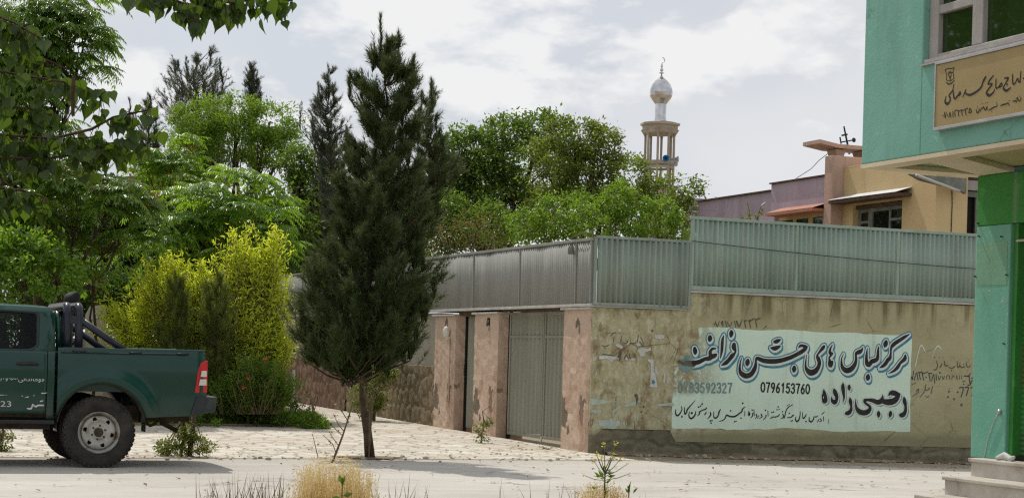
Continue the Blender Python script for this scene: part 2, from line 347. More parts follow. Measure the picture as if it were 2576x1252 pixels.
MT['housepink'] = m_paint('faded pink house paint', (.46, .30, .235), (.53, .37, .295), .5, 2.0, (.6, .5, .4))
MT['purple'] = m_paint('peeling mauve paint', (.36, .285, .345), (.45, .37, .425), .4, 1.6, (.44, .41, .41))
MT['redtin'] = mottled('red oxide tin', (.36, .155, .095), (.44, .20, .13), 3, .6, .1)
MT['tin'] = mottled('galvanised tin', (.52, .52, .54), (.62, .62, .63), 4, .45, .15, 20, .005, .4)
MT['dkwood'] = mottled('weathered grey green wood', (.13, .14, .12), (.22, .23, .20), 6, .8, .3)
MT['brown'] = mottled('dark brown timber', (.07, .045, .03), (.13, .09, .065), 5, .8, .3)
MT['dark'] = mottled('dark interior', (.006, .006, .006), (.014, .013, .012), 2, .7, 0)
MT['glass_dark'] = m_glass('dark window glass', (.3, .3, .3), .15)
MT['glass_treetint'] = m_glass('glass tinted as mirrored trees', (.2, .3, .2), .06, .02); MT['glass_treetint'].node_tree.nodes['Principled BSDF'].inputs['Base Color'].default_value = (.022, .045, .012, 1)  # green of the mirrored trees is put into the pane's base colour
MT['carglass'] = m_glass('tinted car glass', (.66, .74, .70), .80)
MT['steel'] = mottled('polished sheet steel', (.42, .42, .43), (.62, .62, .63), 3, .13, .05, 9, .01, 1.)
MT['minaret'] = mottled('weathered cast stone', (.28, .245, .19), (.39, .345, .28), 1.5, .9, .2, 8)
MT['horn'] = mottled('dull grey horn metal', (.30, .31, .30), (.40, .41, .40), 6, .5, 0)
MT['bluehorn'] = mottled('bright blue horn paint', (.01, .11, .28), (.02, .15, .36), 6, .5, 0)
MT['blackpaint'] = mottled('black lettering paint', (.010, .009, .009), (.035, .030, .026), 9, .6, .1)
MT['bluepaint'] = mottled('blue shadow paint', (.035, .17, .26), (.10, .26, .34), 7, .7, .1)
MT['whitepaint'] = mottled('white outline paint', (.56, .64, .60), (.66, .73, .70), 8, .7, .1)
MT['tealdigit'] = mottled('faded blue grey digits', (.11, .20, .22), (.24, .34, .34), 6, .7, 0)
MT['greypaint'] = mottled('faded grey scrawl paint', (.07, .065, .05), (.15, .135, .10), 8, .8, 0)
MT['paleblue'] = mottled('worn pale stencil paint', (.36, .42, .37), (.50, .55, .50), 12, .8, 0)
MT['paper'] = mottled('torn poster paper', (.44, .44, .40), (.60, .60, .57), 9, .8, .1)
MT['bluescrawl'] = mottled('dark blue spray paint', (.02, .03, .06), (.05, .06, .09), 6, .7, 0)
MT['letterwhite'] = mottled('chipped white vinyl', (.45, .46, .45), (.62, .63, .62), 20, .6, 0)
MT['rubber'] = mottled('dusty tyre rubber', (.018, .017, .016), (.055, .048, .040), 5, .88, .3, 60)
MT['rim'] = mottled('worn silver wheel', (.33, .32, .29), (.46, .45, .42), 6, .42, .1, 40, .004, .45, c3=(.22, .18, .13), scale3=7)
MT['black'] = mottled('black plastic', (.014, .015, .018), (.026, .027, .03), 6, .45, .1, 80, .003)
MT['blackmetal'] = mottled('blue black bar paint', (.014, .017, .026), (.03, .034, .048), 4, .30, .05)
MT['bumper'] = mottled('scuffed black bumper', (.012, .022, .026), (.045, .05, .05), 7, .5, .2)
MT['under'] = mottled('muddy underbody', (.03, .022, .014), (.075, .055, .035), 6, .9, .5)
MT['red'] = m_glass('red tail lens', (.5, .02, .02), .0, .12); MT['red'].node_tree.nodes['Principled BSDF'].inputs['Base Color'].default_value = (.50, .006, .012, 1)
MT['lens'] = mottled('ribbed clear lens', (.55, .53, .48), (.70, .68, .62), 5, .15, 0)
MT['gold'] = mottled('brushed gold sign plate', (.345, .265, .125), (.395, .31, .15), 2, .48, .1, 90, .002, .25)
MT['alu'] = mottled('aluminium sign edge', (.45, .45, .46), (.58, .58, .60), 5, .4, .1, 40, .003, .6)
MT['wire'] = mottled('black cable sheath', (.012, .012, .012), (.03, .03, .03), 5, .6, 0)
MT['whiteplastic'] = mottled('yellowed white fitting', (.6, .58, .52), (.7, .68, .62), 8, .5, 0)
MT['bark'] = mottled('rough grey brown bark', (.042, .028, .019), (.11, .078, .054), 7, .95, .9, 22, .03)
MT['paletrunk'] = mottled('pale lime washed stem', (.45, .42, .34), (.56, .53, .44), 9, .9, .4)
MT['twig'] = mottled('thin brown twig', (.10, .07, .04), (.18, .13, .08), 7, .9, 0)
MT['redflower'] = leafmat('pink red petals', (.5, .05, .06), (.65, .12, .10), (.6, .1, .08), .3)
MT['yellowflower'] = leafmat('yellow petals', (.75, .60, .02), (.8, .7, .05), (.7, .6, .02), .3)
# foliage
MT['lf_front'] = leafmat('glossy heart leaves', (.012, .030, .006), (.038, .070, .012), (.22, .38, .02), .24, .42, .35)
MT['lf_ail'] = leafmat('dark pinnate leaves', (.050, .105, .015), (.13, .215, .032), (.29, .50, .028), .44, .28, .65)
MT['lf_ailb'] = leafmat('fresh pinnate leaves', (.065, .15, .016), (.14, .25, .03), (.32, .54, .025), .48, .34, .5)
MT['lf_green'] = leafmat('mid green leaves', (.048, .085, .015), (.11, .165, .032), (.23, .37, .03), .45)
MT['lf_bright'] = leafmat('bright green leaves', (.065, .14, .014), (.145, .24, .03), (.30, .48, .03), .47)
MT['lf_poplar'] = leafmat('olive green leaves', (.065, .10, .018), (.135, .185, .038), (.28, .38, .035), .46)
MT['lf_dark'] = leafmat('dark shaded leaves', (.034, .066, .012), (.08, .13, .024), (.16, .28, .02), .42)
MT['lf_yellow'] = leafmat('golden willow leaves', (.34, .45, .03), (.62, .68, .09), (.92, .99, .07), .58)
MT['lf_weed'] = leafmat('grey green weed leaves', (.08, .11, .022), (.19, .21, .05), (.30, .35, .05), .42)
MT['lf_pine'] = leafmat('dark pine needles', (.026, .044, .013), (.098, .130, .046), (.14, .18, .04), .30, .5, .25, .6)
MT['lf_pineg'] = leafmat('grey green pine needles', (.055, .068, .042), (.105, .122, .075), (.12, .14, .06), .30, .5, .25)
MT['lf_pineyoung'] = leafmat('soft young pine needles', (.075, .105, .02), (.15, .18, .04), (.26, .31, .04), .42, .5, .25)
MT['lf_dry'] = leafmat('straw', (.56, .42, .17), (.86, .70, .38), (.85, .68, .32), .45, .7, .15, 4)
MT['lf_verge'] = leafmat('grey brown verge grass', (.10, .085, .05), (.20, .17, .095), (.22, .18, .08), .3, .7, .15, 3)
MT['lf_grass'] = leafmat('lawn grass', (.05, .11, .014), (.12, .19, .03), (.24, .38, .03), .45)
MT['lf_drybush'] = leafmat('dry brown leaves', (.15, .11, .045), (.26, .20, .08), (.28, .22, .06), .35, .7, .15)
MT['seed'] = leafmat('rusty seed clusters', (.25, .075, .02), (.42, .15, .04), (.4, .14, .03), .3, .7, .15)
# ================================================================== SETTING
def sheet(name, x0, x1, y0, y1, nx, ny, dz, mat, edge=None):
    xs = np.linspace(x0, x1, nx); ys = np.linspace(y0, y1, ny)
    P = np.array([[(x, y if edge is None else edge(x, y, j), gz(x, y)+dz) for j, y in enumerate(ys)] for x in xs])
    o = MB().grid(P).build(name, mat, recalc=False); o.data.flip_normals() if o.data.polygons[0].normal.z < 0 else None
    return tag(o, kind='structure')
g = MB(); g.add([(-900, -300, -.45), (900, -300, -.45), (900, 1500, -.45), (-900, 1500, -.45)], [(0, 1, 2, 3)])
tag(g.build('ground', MT['ground'], recalc=False), kind='structure')
sheet('terrain', -50, 70, 2, 120, 121, 119, -.012, MT['ground'])
sheet('road', -50, 60, 14.6, 22.36, 111, 6, 0., MT['road'])
sheet('paving', -50, 10.95, 22.36, 62, 62, 41, .005, MT['paving'])
bed = [(-40, 30.3), (5.4, 30.0), (8.75, 30.25), (9.0, 30.7), (9.3, 34), (10.55, 42), (10.6, 60), (-40, 60)]
xs = np.linspace(0, 1, 12)
g = MB(); g.prism([(x, y, gz(x, y)+.012) for x, y in bed], (0, 0, .03)); tag(g.build('garden_soil', MT['soil']), kind='structure')
vg = MB(); vg.prism([(-12, 2, -.02), (8.35, 2, -.02), (8.35, 13.6, -.02), (7.6, 14.2, -.02), (4, 14.75, -.02), (-12, 14.6, -.02)], (0, 0, .03)); tag(vg.build('verge_soil', MT['soil']), kind='structure')

WY, GX = 23.895, 10.909
# ---- painted street wall
def jag(n, a): return (np.cumsum(RNG.normal(0, a, n))*.5+RNG.normal(0, a, n))
wall = thing('painted_wall', 'long khaki plastered street wall carrying the pale hand painted sign', 'wall', (GX, WY, 0))
n = 90; bx = np.linspace(19.9, GX, n); bz = .235+np.clip(jag(n, .010), -.035, .035)-.010*(bx-GX)
bz[bx < 12.25] += .17; bz[bx < 11.1] -= .10
top = [(GX, 2.135), (12.48, 2.145), (12.483, 2.415), (19.9, 2.40)]
mb = MB(); mb.prism([(x, WY, z) for x, z in top]+[(x, WY, z) for x, z in zip(bx, bz)], (0, .034, 0))
mb.box(11.42, 19.9, WY+.034, WY+.34, -.3, 2.13); mb.box(12.48, 19.9, WY+.034, WY+.34, 2.13, 2.405)
mb.build('plaster', MT['wall'], wall)
def rubble(x0, x1, z0, z1, res, sz, amp, seed, sq=1.35):
    """height field of rounded stones with open joints"""
    r = np.random.default_rng(seed); nx = int((x1-x0)/res)+1; nz = int((z1-z0)/res)+1
    X, Z = np.meshgrid(np.linspace(x0, x1, nx), np.linspace(z0, z1, nz), indexing='ij')
    cols = int((x1-x0)/sz)+3; rows = int((z1-z0)/(sz/sq))+3
    pts = np.array([(x0+(i-1+.5*(j % 2))*sz+r.uniform(-.34, .34)*sz, z0+(j-1)*sz/sq+r.uniform(-.3, .3)*sz/sq, r.uniform(.3, 1)) for i in range(cols+1) for j in range(rows+1)])
    d1 = np.full(X.shape, 9.); d2 = np.full(X.shape, 9.); hh = np.zeros(X.shape)
    for px_, pz_, h in pts:
        d = np.hypot(X-px_, (Z-pz_)*sq); c = d < d1
        d2 = np.where(c, d1, np.minimum(d2, d)); hh = np.where(c, h, hh); d1 = np.where(c, d, d1)
    e = np.clip((d2-d1)/(sz*.30), 0, 1); return X, Z, amp*(np.sqrt(e)*.75*(.45+.55*hh))+r.normal(0, amp*.05, X.shape)
X, Z, Hh = rubble(GX-.002, 19.9, -.22, .46, .022, .34, .055, 3)
mb = MB(); mb.grid(np.stack([X, WY+.040-Hh+.05*np.clip((Z-.20-.16*(X < 12.3))/.05, 0, 1), Z-.010*(X-GX)], -1)); mb.build('stone_base', MT['stone'], wall, smooth=True)
mb = MB(); mb.box(12.46, 19.9, WY-.05, WY+.38, 2.418, 2.45); mb.box(GX-.04, 12.44, WY-.05, WY+.38, 2.148, 2.172)
mb.build('coping', MT['coping'], wall, bevel=.006)

pit = MB(); pit.prism([(7.12+.42*(1+.25*math.sin(3*q_))*math.cos(q_), 22.52+.30*(1+.2*math.cos(2*q_+1))*math.sin(q_), .008) for q_ in np.linspace(0, 2*math.pi, 17)[:-1]], (0, 0, .012)); tag(pit.build('tree_pit_soil', MT['soil']), kind='structure')
# dusty soil banked against the foot of the wall
rr_ = np.random.default_rng(6); xs = np.linspace(GX+.25, 19.9, 130); ys = np.linspace(0, 1, 9); hgt = .055+np.convolve(rr_.normal(0, .03, 142), np.ones(13)/13, 'valid'); wid = .30+np.convolve(rr_.normal(0, .25, 142), np.ones(13)/13, 'valid')
P = np.array([[(x, WY+.06-(w_)*q, gz(x, 20)-.004+h*(1-q)**1.6+rr_.normal(0, .004)) for q in ys] for x, h, w_ in zip(xs, hgt, np.clip(wid, .15, .6))]); bk_ = MB(); bk_.grid(P); tag(bk_.build('soil_bank', MT['soil'], smooth=True), kind='structure')
# ---- gate wall pieces
def pillar(label, y0, y1, x1, z1, cop=True, skew=0):
    t = thing('gate_pillar', label, 'gate pillar', (GX, y0, gz(GX, y0)), 'pink plastered gate pillars')
    ys = np.linspace(y0, y1, 12); zs = np.linspace(-.05, z1, 26); m = MB()
    r = np.random.default_rng(int(y0*100))
    def wob(a): return r.normal(0, .004, a)
    P = np.array([[(GX+wob(1)[0], y, z) for z in zs] for y in ys]); P[0, :, 1] += r.normal(0, .006, len(zs)); P[0, :, 0] += .012
    xs_ = np.linspace(GX+.012, x1, 6)
    Q = np.array([[(x, y0+wob(1)[0], z) for z in zs] for x in xs_]); Q[0] = P[0]
    R_ = np.array([[(x, y1, z) for z in zs] for x in xs_]); R_[0] = P[-1]
    m.grid(P); m.grid(Q[:, ::-1]); m.grid(R_)
    T = [P[0, -1], P[-1, -1], R_[-1, -1], Q[-1, -1]]; m.add(T, [(0, 1, 2, 3)])
    m.build('plaster', MT['pink'], t, smooth=False)
    if cop:
        c = MB(); c.box(GX-.05, x1, y0-.06, y1+.05, z1+.002, z1+.035); c.build('coping', MT['coping'], t, bevel=.005)
    return t
m = MB(); m.box(GX+.06, 11.40, 24.935, 27.655, 2.125, 2.15); m.box(GX+.06, 11.40, 28.75, 29.70, 2.075, 2.15); m.box(GX+.02, 11.40, WY+.036, 30.77, 2.152, 2.17); tag(m.build('gate_lintel', MT['brown'], None), 'thin dark beam bridging the pink pillars above gate and door', 'lintel')
pillar('wide pink corner pillar where the gate wall meets the painted wall', WY+.062, 24.93, 11.40, 2.11)
p2 = pillar('pink gate pillar with the small dark number plate and weeds at its foot', 27.66, 28.74, 11.40, 2.085)
p1 = pillar('pink gate pillar carrying the white wall lamp beside the pine', 29.71, 30.76, 11.40, 2.07)
m = MB(); m.box(GX-.012, GX-.002, 28.02, 28.14, 1.90, 2.02); npb = m.build('number_plate', MT['dark'], p2, bevel=.003)
m = MB(); m.tube([(GX-.0125, 28.055, 1.97), (GX-.0125, 28.085, 1.985), (GX-.0125, 28.085, 1.935)], .006, 5); m.build('number', MT['paper'], npb)
tl = thing('wall_lamp', 'small white bulkhead lamp with its conduit on the farthest pink pillar', 'lamp', (GX-.02, 29.98, 1.75))
m = MB(); m.lathe([(.02, 0), (.055, .01), (.065, .06), (.06, .13), (.03, .18), (.0, .19)], (GX-.07, 29.98, 1.70), 12); m.build('lamp_globe', MT['whiteplastic'], tl, smooth=True)
m = MB(); m.box(GX-.075, GX, 29.95, 30.01, 1.66, 1.705); m.build('bracket', MT['whiteplastic'], tl, bevel=.004)
m = MB(); m.tube([(GX-.018, 29.93, 1.68), (GX-.016, 29.92, .9), (GX-.014, 29.91, .55)], .011, 6); m.build('conduit', MT['pink'], tl, smooth=True)

def corrug(m, A, B, za, zb, pitch, depth, nrm, trap=False):
    """vertical corrugations from A to B (xy), za/zb = (bottom, top) at both ends"""
    A = np.array(A, float); B = np.array(B, float); Ln = np.linalg.norm(B-A); u = (B-A)/Ln; nper = max(2, int(round(Ln/pitch)))
    ph = [(0, 0), (.12, 0), (.26, 1), (.62, 1), (.76, 0)] if trap else [(k/8, .5-.5*math.cos(2*math.pi*k/8)) for k in range(8)]
    P = []; rj = np.random.default_rng(int(abs(A[0]*91+A[1]*37))); wv = rj.uniform(0, 6.28, 4); dj = rj.uniform(.72, 1.15, nper+1)
    for i in range(nper):
        for q, h in ph:
            s = (i+q)/nper; p = A+u*Ln*s+np.array(nrm)*(depth*h*(dj[i] if not trap else 1)+(0 if trap else .005*math.sin(s*7+wv[0])+.003*math.sin(s*19+wv[1])+.004*((i//9) % 2)))
            z0 = za[0]+(zb[0]-za[0])*s; z1 = za[1]+(zb[1]-za[1])*s
            P.append([(p[0], p[1], z0), (p[0], p[1], z1)])
    p = B; P.append([(p[0], p[1], zb[0]), (p[0], p[1], zb[1])])
    m.grid(np.array(P))
def solid(o, th=.003):
    s = o.modifiers.new('sheet thickness', 'SOLIDIFY'); s.thickness = th; s.offset = 0; return o
# front fence, low stretch
f1 = thing('corrugated_fence', 'short low stretch of pale teal corrugated fence on top of the wall by the corner', 'fence', (GX, WY, 2.17), 'corrugated fences on the compound wall')
m = MB(); corrug(m, (GX+.03, WY-.045), (12.45, WY-.045), (2.19, 3.15), (2.19, 3.165), .087, .032, (0, -1)); solid(m.build('sheet', MT['dull_sheet'], f1, smooth=True))
m = MB(); m.box(GX-.02, 12.47, WY-.075, WY-.02, 3.15, 3.19); m.build('top_rail', MT['dull_sheet'], f1, bevel=.004)
m = MB(); m.box(GX-.02, 12.47, WY-.078, WY-.02, 2.172, 2.215); m.build('bottom_rail', MT['dull_sheet'], f1, bevel=.004)
for x in (GX-.018, 12.435):
    m = MB(); m.box(x, x+.035, WY-.073, WY-.022, 2.218, 3.148); m.build('post', MT['dull_sheet'], f1, bevel=.003)
# front fence, high stretch
f2 = thing('corrugated_fence', 'long high stretch of teal corrugated fence above the painted sign', 'fence', (12.5, WY, 2.45), 'corrugated fences on the compound wall')
vx = [12.475, 14.27, 16.1, 17.9, 19.75]
for a, b in zip(vx[:-1], vx[1:]):
    m = MB(); corrug(m, (a+.05, WY-.03), (b-.01, WY-.03), (2.51, 3.51), (2.51, 3.505), .087, .032, (0, -1)); solid(m.build('sheet', MT['teal_sheet'], f2, smooth=True))
for x in vx:
    m = MB(); m.box(x, x+.045, WY-.062, WY-.005, 2.525, 3.508); m.build('post', MT['teal_sheet'], f2, bevel=.003)
m = MB(); m.box(12.46, 19.8, WY-.066, WY-.003, 3.51, 3.555); m.build('top_rail', MT['teal_sheet'], f2, bevel=.004)
m = MB(); m.box(12.46, 19.8, WY-.068, WY-.003, 2.455, 2.522); m.build('bottom_rail', MT['teal_sheet'], f2, bevel=.004)
# gate side fence
f3 = thing('corrugated_fence', 'long grey corrugated fence running above the pink gate pillars', 'fence', (GX, WY, 2.17), 'corrugated fences on the compound wall')
vy = [23.90, 24.45, 26.67, 28.77, 30.98, 33.2, 35.4, 37.6, 39.8, 42.0]
for a, b in zip(vy[:-1], vy[1:]):
    m = MB(); corrug(m, (GX-.01, a+.035), (GX-.01, b), (2.185, 3.13), (2.185, 3.13), .074, .020, (-1, 0)); solid(m.build('sheet', MT['grey_sheet'], f3, smooth=True))
    m = MB(); m.box(GX-.046, GX+.01, a, a+.035, 2.20, 3.115); m.build('post', MT['grey_sheet'], f3, bevel=.003)
m = MB(); m.box(GX-.05, GX+.02, 23.87, 42.0, 3.118, 3.16); m.build('top_rail', MT['grey_sheet'], f3, bevel=.004)
m = MB(); m.box(GX-.055, GX+.02, 23.87, 42.0, 2.152, 2.195); m.build('bottom_rail', MT['coping'], f3, bevel=.004)

# gate
gt = thing('metal_gate', 'tall double leaf khaki metal gate between two pink pillars', 'gate', (11.11, 26.2, .1))
for a, b in ((24.95, 26.115), (26.14, 27.60)):
    lf = MB(); corrug(lf, (11.125, a+.04), (11.125, b-.04), (.17, 2.07), (.12, 2.07), .165, .026, (-1, 0), True); lo = solid(lf.build('gate_leaf', MT['gate'], gt))
    for nme, bx_ in (('frame', (11.095, 11.135, a, a+.045, .10, 2.11)), ('frame', (11.095, 11.135, b-.045, b, .10, 2.11)), ('rail', (11.088, 11.13, a+.046, b-.046, 1.69, 1.735)), ('rail', (11.095, 11.135, a+.046, b-.046, 2.072, 2.11)), ('rail', (11.095, 11.135, a+.046, b-.046, .10, .145))):
        m = MB(); m.box(*bx_); m.build(nme, MT['gate'], lo, bevel=.003)
m = MB(); m.box(11.10, 11.16, 27.605, 27.655, .03, 2.125); m.build('post', MT['dark'], gt)
m = MB(); m.tube([(11.085, 26.10, .13), (11.085, 26.10, .04)], .012, 6); m.build('bolt', MT['alu'], gt, smooth=True)
gd = thing('metal_door', 'narrow khaki metal door between two pink pillars', 'door', (11.12, 29.2, .07))
m = MB(); corrug(m, (11.14, 28.76), (11.14, 29.66), (.12, 2.06), (.12, 2.06), .15, .022, (-1, 0), True); solid(m.build('door_leaf', MT['gate'], gd))
m = MB(); m.box(11.10, 11.15, 29.665, 29.705, .04, 2.07); m.build('frame', MT['dark'], gd)
m = MB(); m.tube([(11.10, 29.60, 1.02), (11.06, 29.60, 1.02), (11.06, 29.60, 1.22), (11.10, 29.60, 1.22)], .01, 6); m.build('handle', MT['black'], gd, smooth=True)

# rest of the side wall
sw = thing('side_wall', 'low brown rubble stone wall with plaster above left of the gate', 'wall', (GX, 30.8, .07))
m = MB(); m.box(GX+.07, GX+.35, 30.765, 42.0, .0, 2.14); m.build('plaster', MT['greyplaster'], sw)
X, Z, Hh = rubble(30.765, 36.3, -.05, 1.165, .035, .30, .07, 11, 1.0)
m = MB(); P = np.stack([GX+.05-Hh, X, Z], -1); m.grid(P); m.grid(np.stack([P[:, -1], P[:, -1]+np.array([.1, 0, .012])], 1)); m.build('stone_facing', MT['stonewall'], sw, smooth=True)
rw = thing('stone_wall', 'reddish rubble stone wall at the far end of the paved lane', 'wall', (GX, 36.3, .1))
X, Z, Hh = rubble(36.31, 44., -.05, 1.23, .05, .32, .06, 12, 1.0)
m = MB(); P = np.stack([GX+.03-Hh, X, Z], -1); m.grid(P); m.grid(np.stack([P[:, -1], P[:, -1]+np.array([.12, 0, .012])], 1)); m.build('stone_facing', MT['redstone'], rw, smooth=True)

# ------------------------------------------------------------------ wall lettering
def capsules(strokes, cell, pad):
    """signed distance field of tapered brush strokes: arrays of (x, z, r)"""
    A = np.concatenate(strokes); x0, z0 = (A[:, :2]-A[:, 2:3]).min(0)-pad; x1, z1 = (A[:, :2]+A[:, 2:3]).max(0)+pad
    nx = int((x1-x0)/cell)+2; nz = int((z1-z0)/cell)+2; D = np.full((nx, nz), 9., np.float32)
    gx = x0+np.arange(nx)*cell; gzv = z0+np.arange(nz)*cell
    for s in strokes:
        s = spline(s)
        for a, b in zip(s[:-1], s[1:]) if len(s) > 1 else [(s[0], s[0])]:
            rm = max(a[2], b[2])+pad
            i0 = max(0, int((min(a[0], b[0])-rm-x0)/cell)); i1 = min(nx, int((max(a[0], b[0])+rm-x0)/cell)+2)
            j0 = max(0, int((min(a[1], b[1])-rm-z0)/cell)); j1 = min(nz, int((max(a[1], b[1])+rm-z0)/cell)+2)
            xx = gx[i0:i1, None]; zz = gzv[None, j0:j1]; e = b[:2]-a[:2]; l2 = float(e@e)+1e-12
            t = np.clip(((xx-a[0])*e[0]+(zz-a[1])*e[1])/l2, 0, 1)
            d = np.hypot(xx-a[0]-t*e[0], zz-a[1]-t*e[1])-(a[2]+t*(b[2]-a[2]))
            D[i0:i1, j0:j1] = np.minimum(D[i0:i1, j0:j1], d)
    return D, x0, z0
def spline(s, k=4):
    s = np.asarray(s, float)
    if len(s) < 3: return s
    P = np.vstack([2*s[0]-s[1], s, 2*s[-1]-s[-2]]); o = []
    for i in range(len(s)-1):
        p0, p1, p2, p3 = P[i:i+4]
        for q in range(k):
            t = q/k; o.append(.5*((2*p1)+(-p0+p2)*t+(2*p0-5*p1+4*p2-p3)*t*t+(-p0+3*p1-3*p2+p3)*t**3))
    o.append(s[-1]); o = np.array(o); o[:, 2] = np.maximum(o[:, 2], s[:, 2].min()*.5); return o
def iso(D, x0, z0, cell):
    """filled region D<0 as flat polygons (marching squares)"""
    ins = D < 0; V = []; Fc = []; key = {}
    def vid(k, p):
        if k not in key: key[k] = len(V); V.append(p)
        return key[k]
    def corner(i, j): return vid((i, j, 0), (x0+i*cell, z0+j*cell))
    def edge(i, j, a):
        d0 = D[i, j]; d1 = D[i+1, j] if a == 1 else D[i, j+1]; t = float(d0/(d0-d1))
        return vid((i, j, a), (x0+(i+(t if a == 1 else 0))*cell, z0+(j+(t if a == 2 else 0))*cell))
    cnt = ins[:-1, :-1].astype(int)+ins[1:, :-1]+ins[1:, 1:]+ins[:-1, 1:]
    for j in range(cnt.shape[1]):
        col = cnt[:, j]
        if not col.any(): continue
        i = 0; n_ = len(col)
        nz_ = np.nonzero(col)[0]
        for i in nz_:
            if col[i] == 4:
                Fc.append((corner(i, j), corner(i+1, j), corner(i+1, j+1), corner(i, j+1))); continue
            c = [(i, j), (i+1, j), (i+1, j+1), (i, j+1)]; eds = [(i, j, 1), (i+1, j, 2), (i, j+1, 1), (i, j, 2)]; poly = []
            for q in range(4):
                a, b = c[q], c[(q+1) % 4]
                if ins[a]: poly.append(corner(*a))
                if ins[a] != ins[b]: poly.append(edge(*eds[q]))
            if len(poly) > 2: Fc.append(tuple(poly))
    return V, Fc
def paint(name, D, x0, z0, cell, place, mat, parent):
    V, Fc = iso(D, x0, z0, cell)
    if not Fc: return None
    m = MB(); m.add([place(x, z) for x, z in V], Fc); return m.build(name, mat, parent, recalc=False)
def to_wall(crop, scale, strokes, plane):
    """brush strokes read off the photograph, brought to their true metres on a wall plane"""
    o = []
    for s in strokes:
        q = []
        for x, y, r in s:
            px, py = (crop[0]+x/scale)/1.5652, (crop[1]+y/scale)/1.5652; p = plane(px, py); p2 = plane(px, py-10)
            q.append((p[0] if plane is WP else p[1], p[2], r/scale/1.5652*(p2[2]-p[2])/10))
        o.append(np.array(q))
    return o
def WP(px, py): return ony(px, py, WY)
A = (2650, 1250); B = (3100, 1250); Cc = (2620, 1480); Dd = (3100, 1480)
headA = [[(770, 560, 18), (710, 570, 26), (672, 640, 34), (690, 712, 46), (640, 745, 42), (580, 752, 36), (480, 803, 42), (370, 826, 44)],
 [(690, 712, 46), (755, 690, 40), (795, 660, 10)], [(672, 350, 34), (672, 378, 46), (665, 408, 30)], [(925, 310, 6), (902, 400, 30), (893, 500, 34), (886, 600, 28), (868, 700, 14), (855, 745, 4)],
 [(1062, 250, 30), (1060, 290, 48), (1052, 335, 28)], [(1110, 490, 38), (1108, 540, 46), (1138, 610, 18), (1115, 655, 22), (1075, 695, 40), (1020, 765, 36), (965, 818, 38), (905, 852, 18), (875, 868, 4)],
 [(1248, 735, 6), (1222, 830, 13), (1214, 950, 25), (1250, 1020, 45), (1330, 1060, 48), (1420, 1030, 46), (1480, 940, 42), (1505, 850, 30), (1510, 765, 20), (1540, 740, 34), (1650, 782, 40), (1800, 795, 42), (1950, 782, 42), (2090, 742, 40)],
 [(1362, 775, 30), (1356, 815, 48), (1350, 855, 26)], [(1850, 440, 28), (1898, 428, 38), (1950, 400, 16)], [(1780, 548, 14), (1850, 558, 42), (1925, 532, 28), (1960, 512, 6)], [(390, 560, 34), (400, 610, 46), (400, 650, 26)], [(2207, 895, 26), (2207, 935, 46), (2200, 975, 24)]]
headT = [[(370, 826, 44), (230, 838, 36), (130, 820, 26), (75, 775, 12)]]
headB = [[(195, 552, 4), (232, 512, 22), (280, 510, 26), (335, 540, 34), (285, 600, 38), (180, 662, 37), (60, 722, 38), (-25, 748, 40)], [(340, 520, 8), (362, 528, 12), (320, 560, 30)],
 [(350, 670, 6), (335, 780, 13), (330, 890, 22), (370, 965, 45), (430, 1000, 56), (510, 970, 52), (565, 890, 40), (580, 810, 42), (560, 745, 42), (540, 700, 28), (562, 650, 22), (612, 590, 32), (652, 540, 36), (680, 505, 10)],
 [(825, 485, 4), (783, 560, 22), (772, 630, 34), (800, 655, 36), (825, 640, 12)], [(788, 690, 26), (758, 730, 18), (768, 770, 26), (772, 842, 44), (790, 868, 40), (812, 820, 30), (822, 788, 8), (790, 788, 10)],
 [(1025, 655, 5), (988, 740, 13), (987, 850, 25), (1012, 920, 40), (1080, 962, 50), (1168, 930, 48), (1228, 850, 36), (1250, 760, 25), (1246, 670, 22), (1262, 642, 30), (1312, 622, 40), (1352, 592, 26), (1378, 535, 5)],
 [(1458, 545, 4), (1445, 640, 18), (1440, 760, 30), (1452, 835, 42), (1490, 855, 40), (1540, 795, 42), (1590, 782, 42), (1640, 742, 35), (1650, 640, 25), (1658, 560, 18), (1666, 520, 5)],
 [(1472, 1045, 24), (1466, 1090, 48), (1464, 1125, 22)], [(1800, 430, 28), (1790, 475, 48), (1775, 518, 24)],
 [(2225, 298, 8), (2120, 362, 30), (2000, 440, 36), (1922, 500, 36), (1890, 560, 24), (1884, 650, 20), (1868, 730, 36), (1828, 772, 38), (1790, 832, 36), (1740, 880, 30), (1690, 905, 13), (1668, 916, 4)],
 [(2150, 685, 20), (2142, 742, 40), (2108, 782, 35), (2060, 822, 28), (2010, 900, 34), (1950, 960, 25), (1870, 1004, 11), (1838, 1015, 4)]]
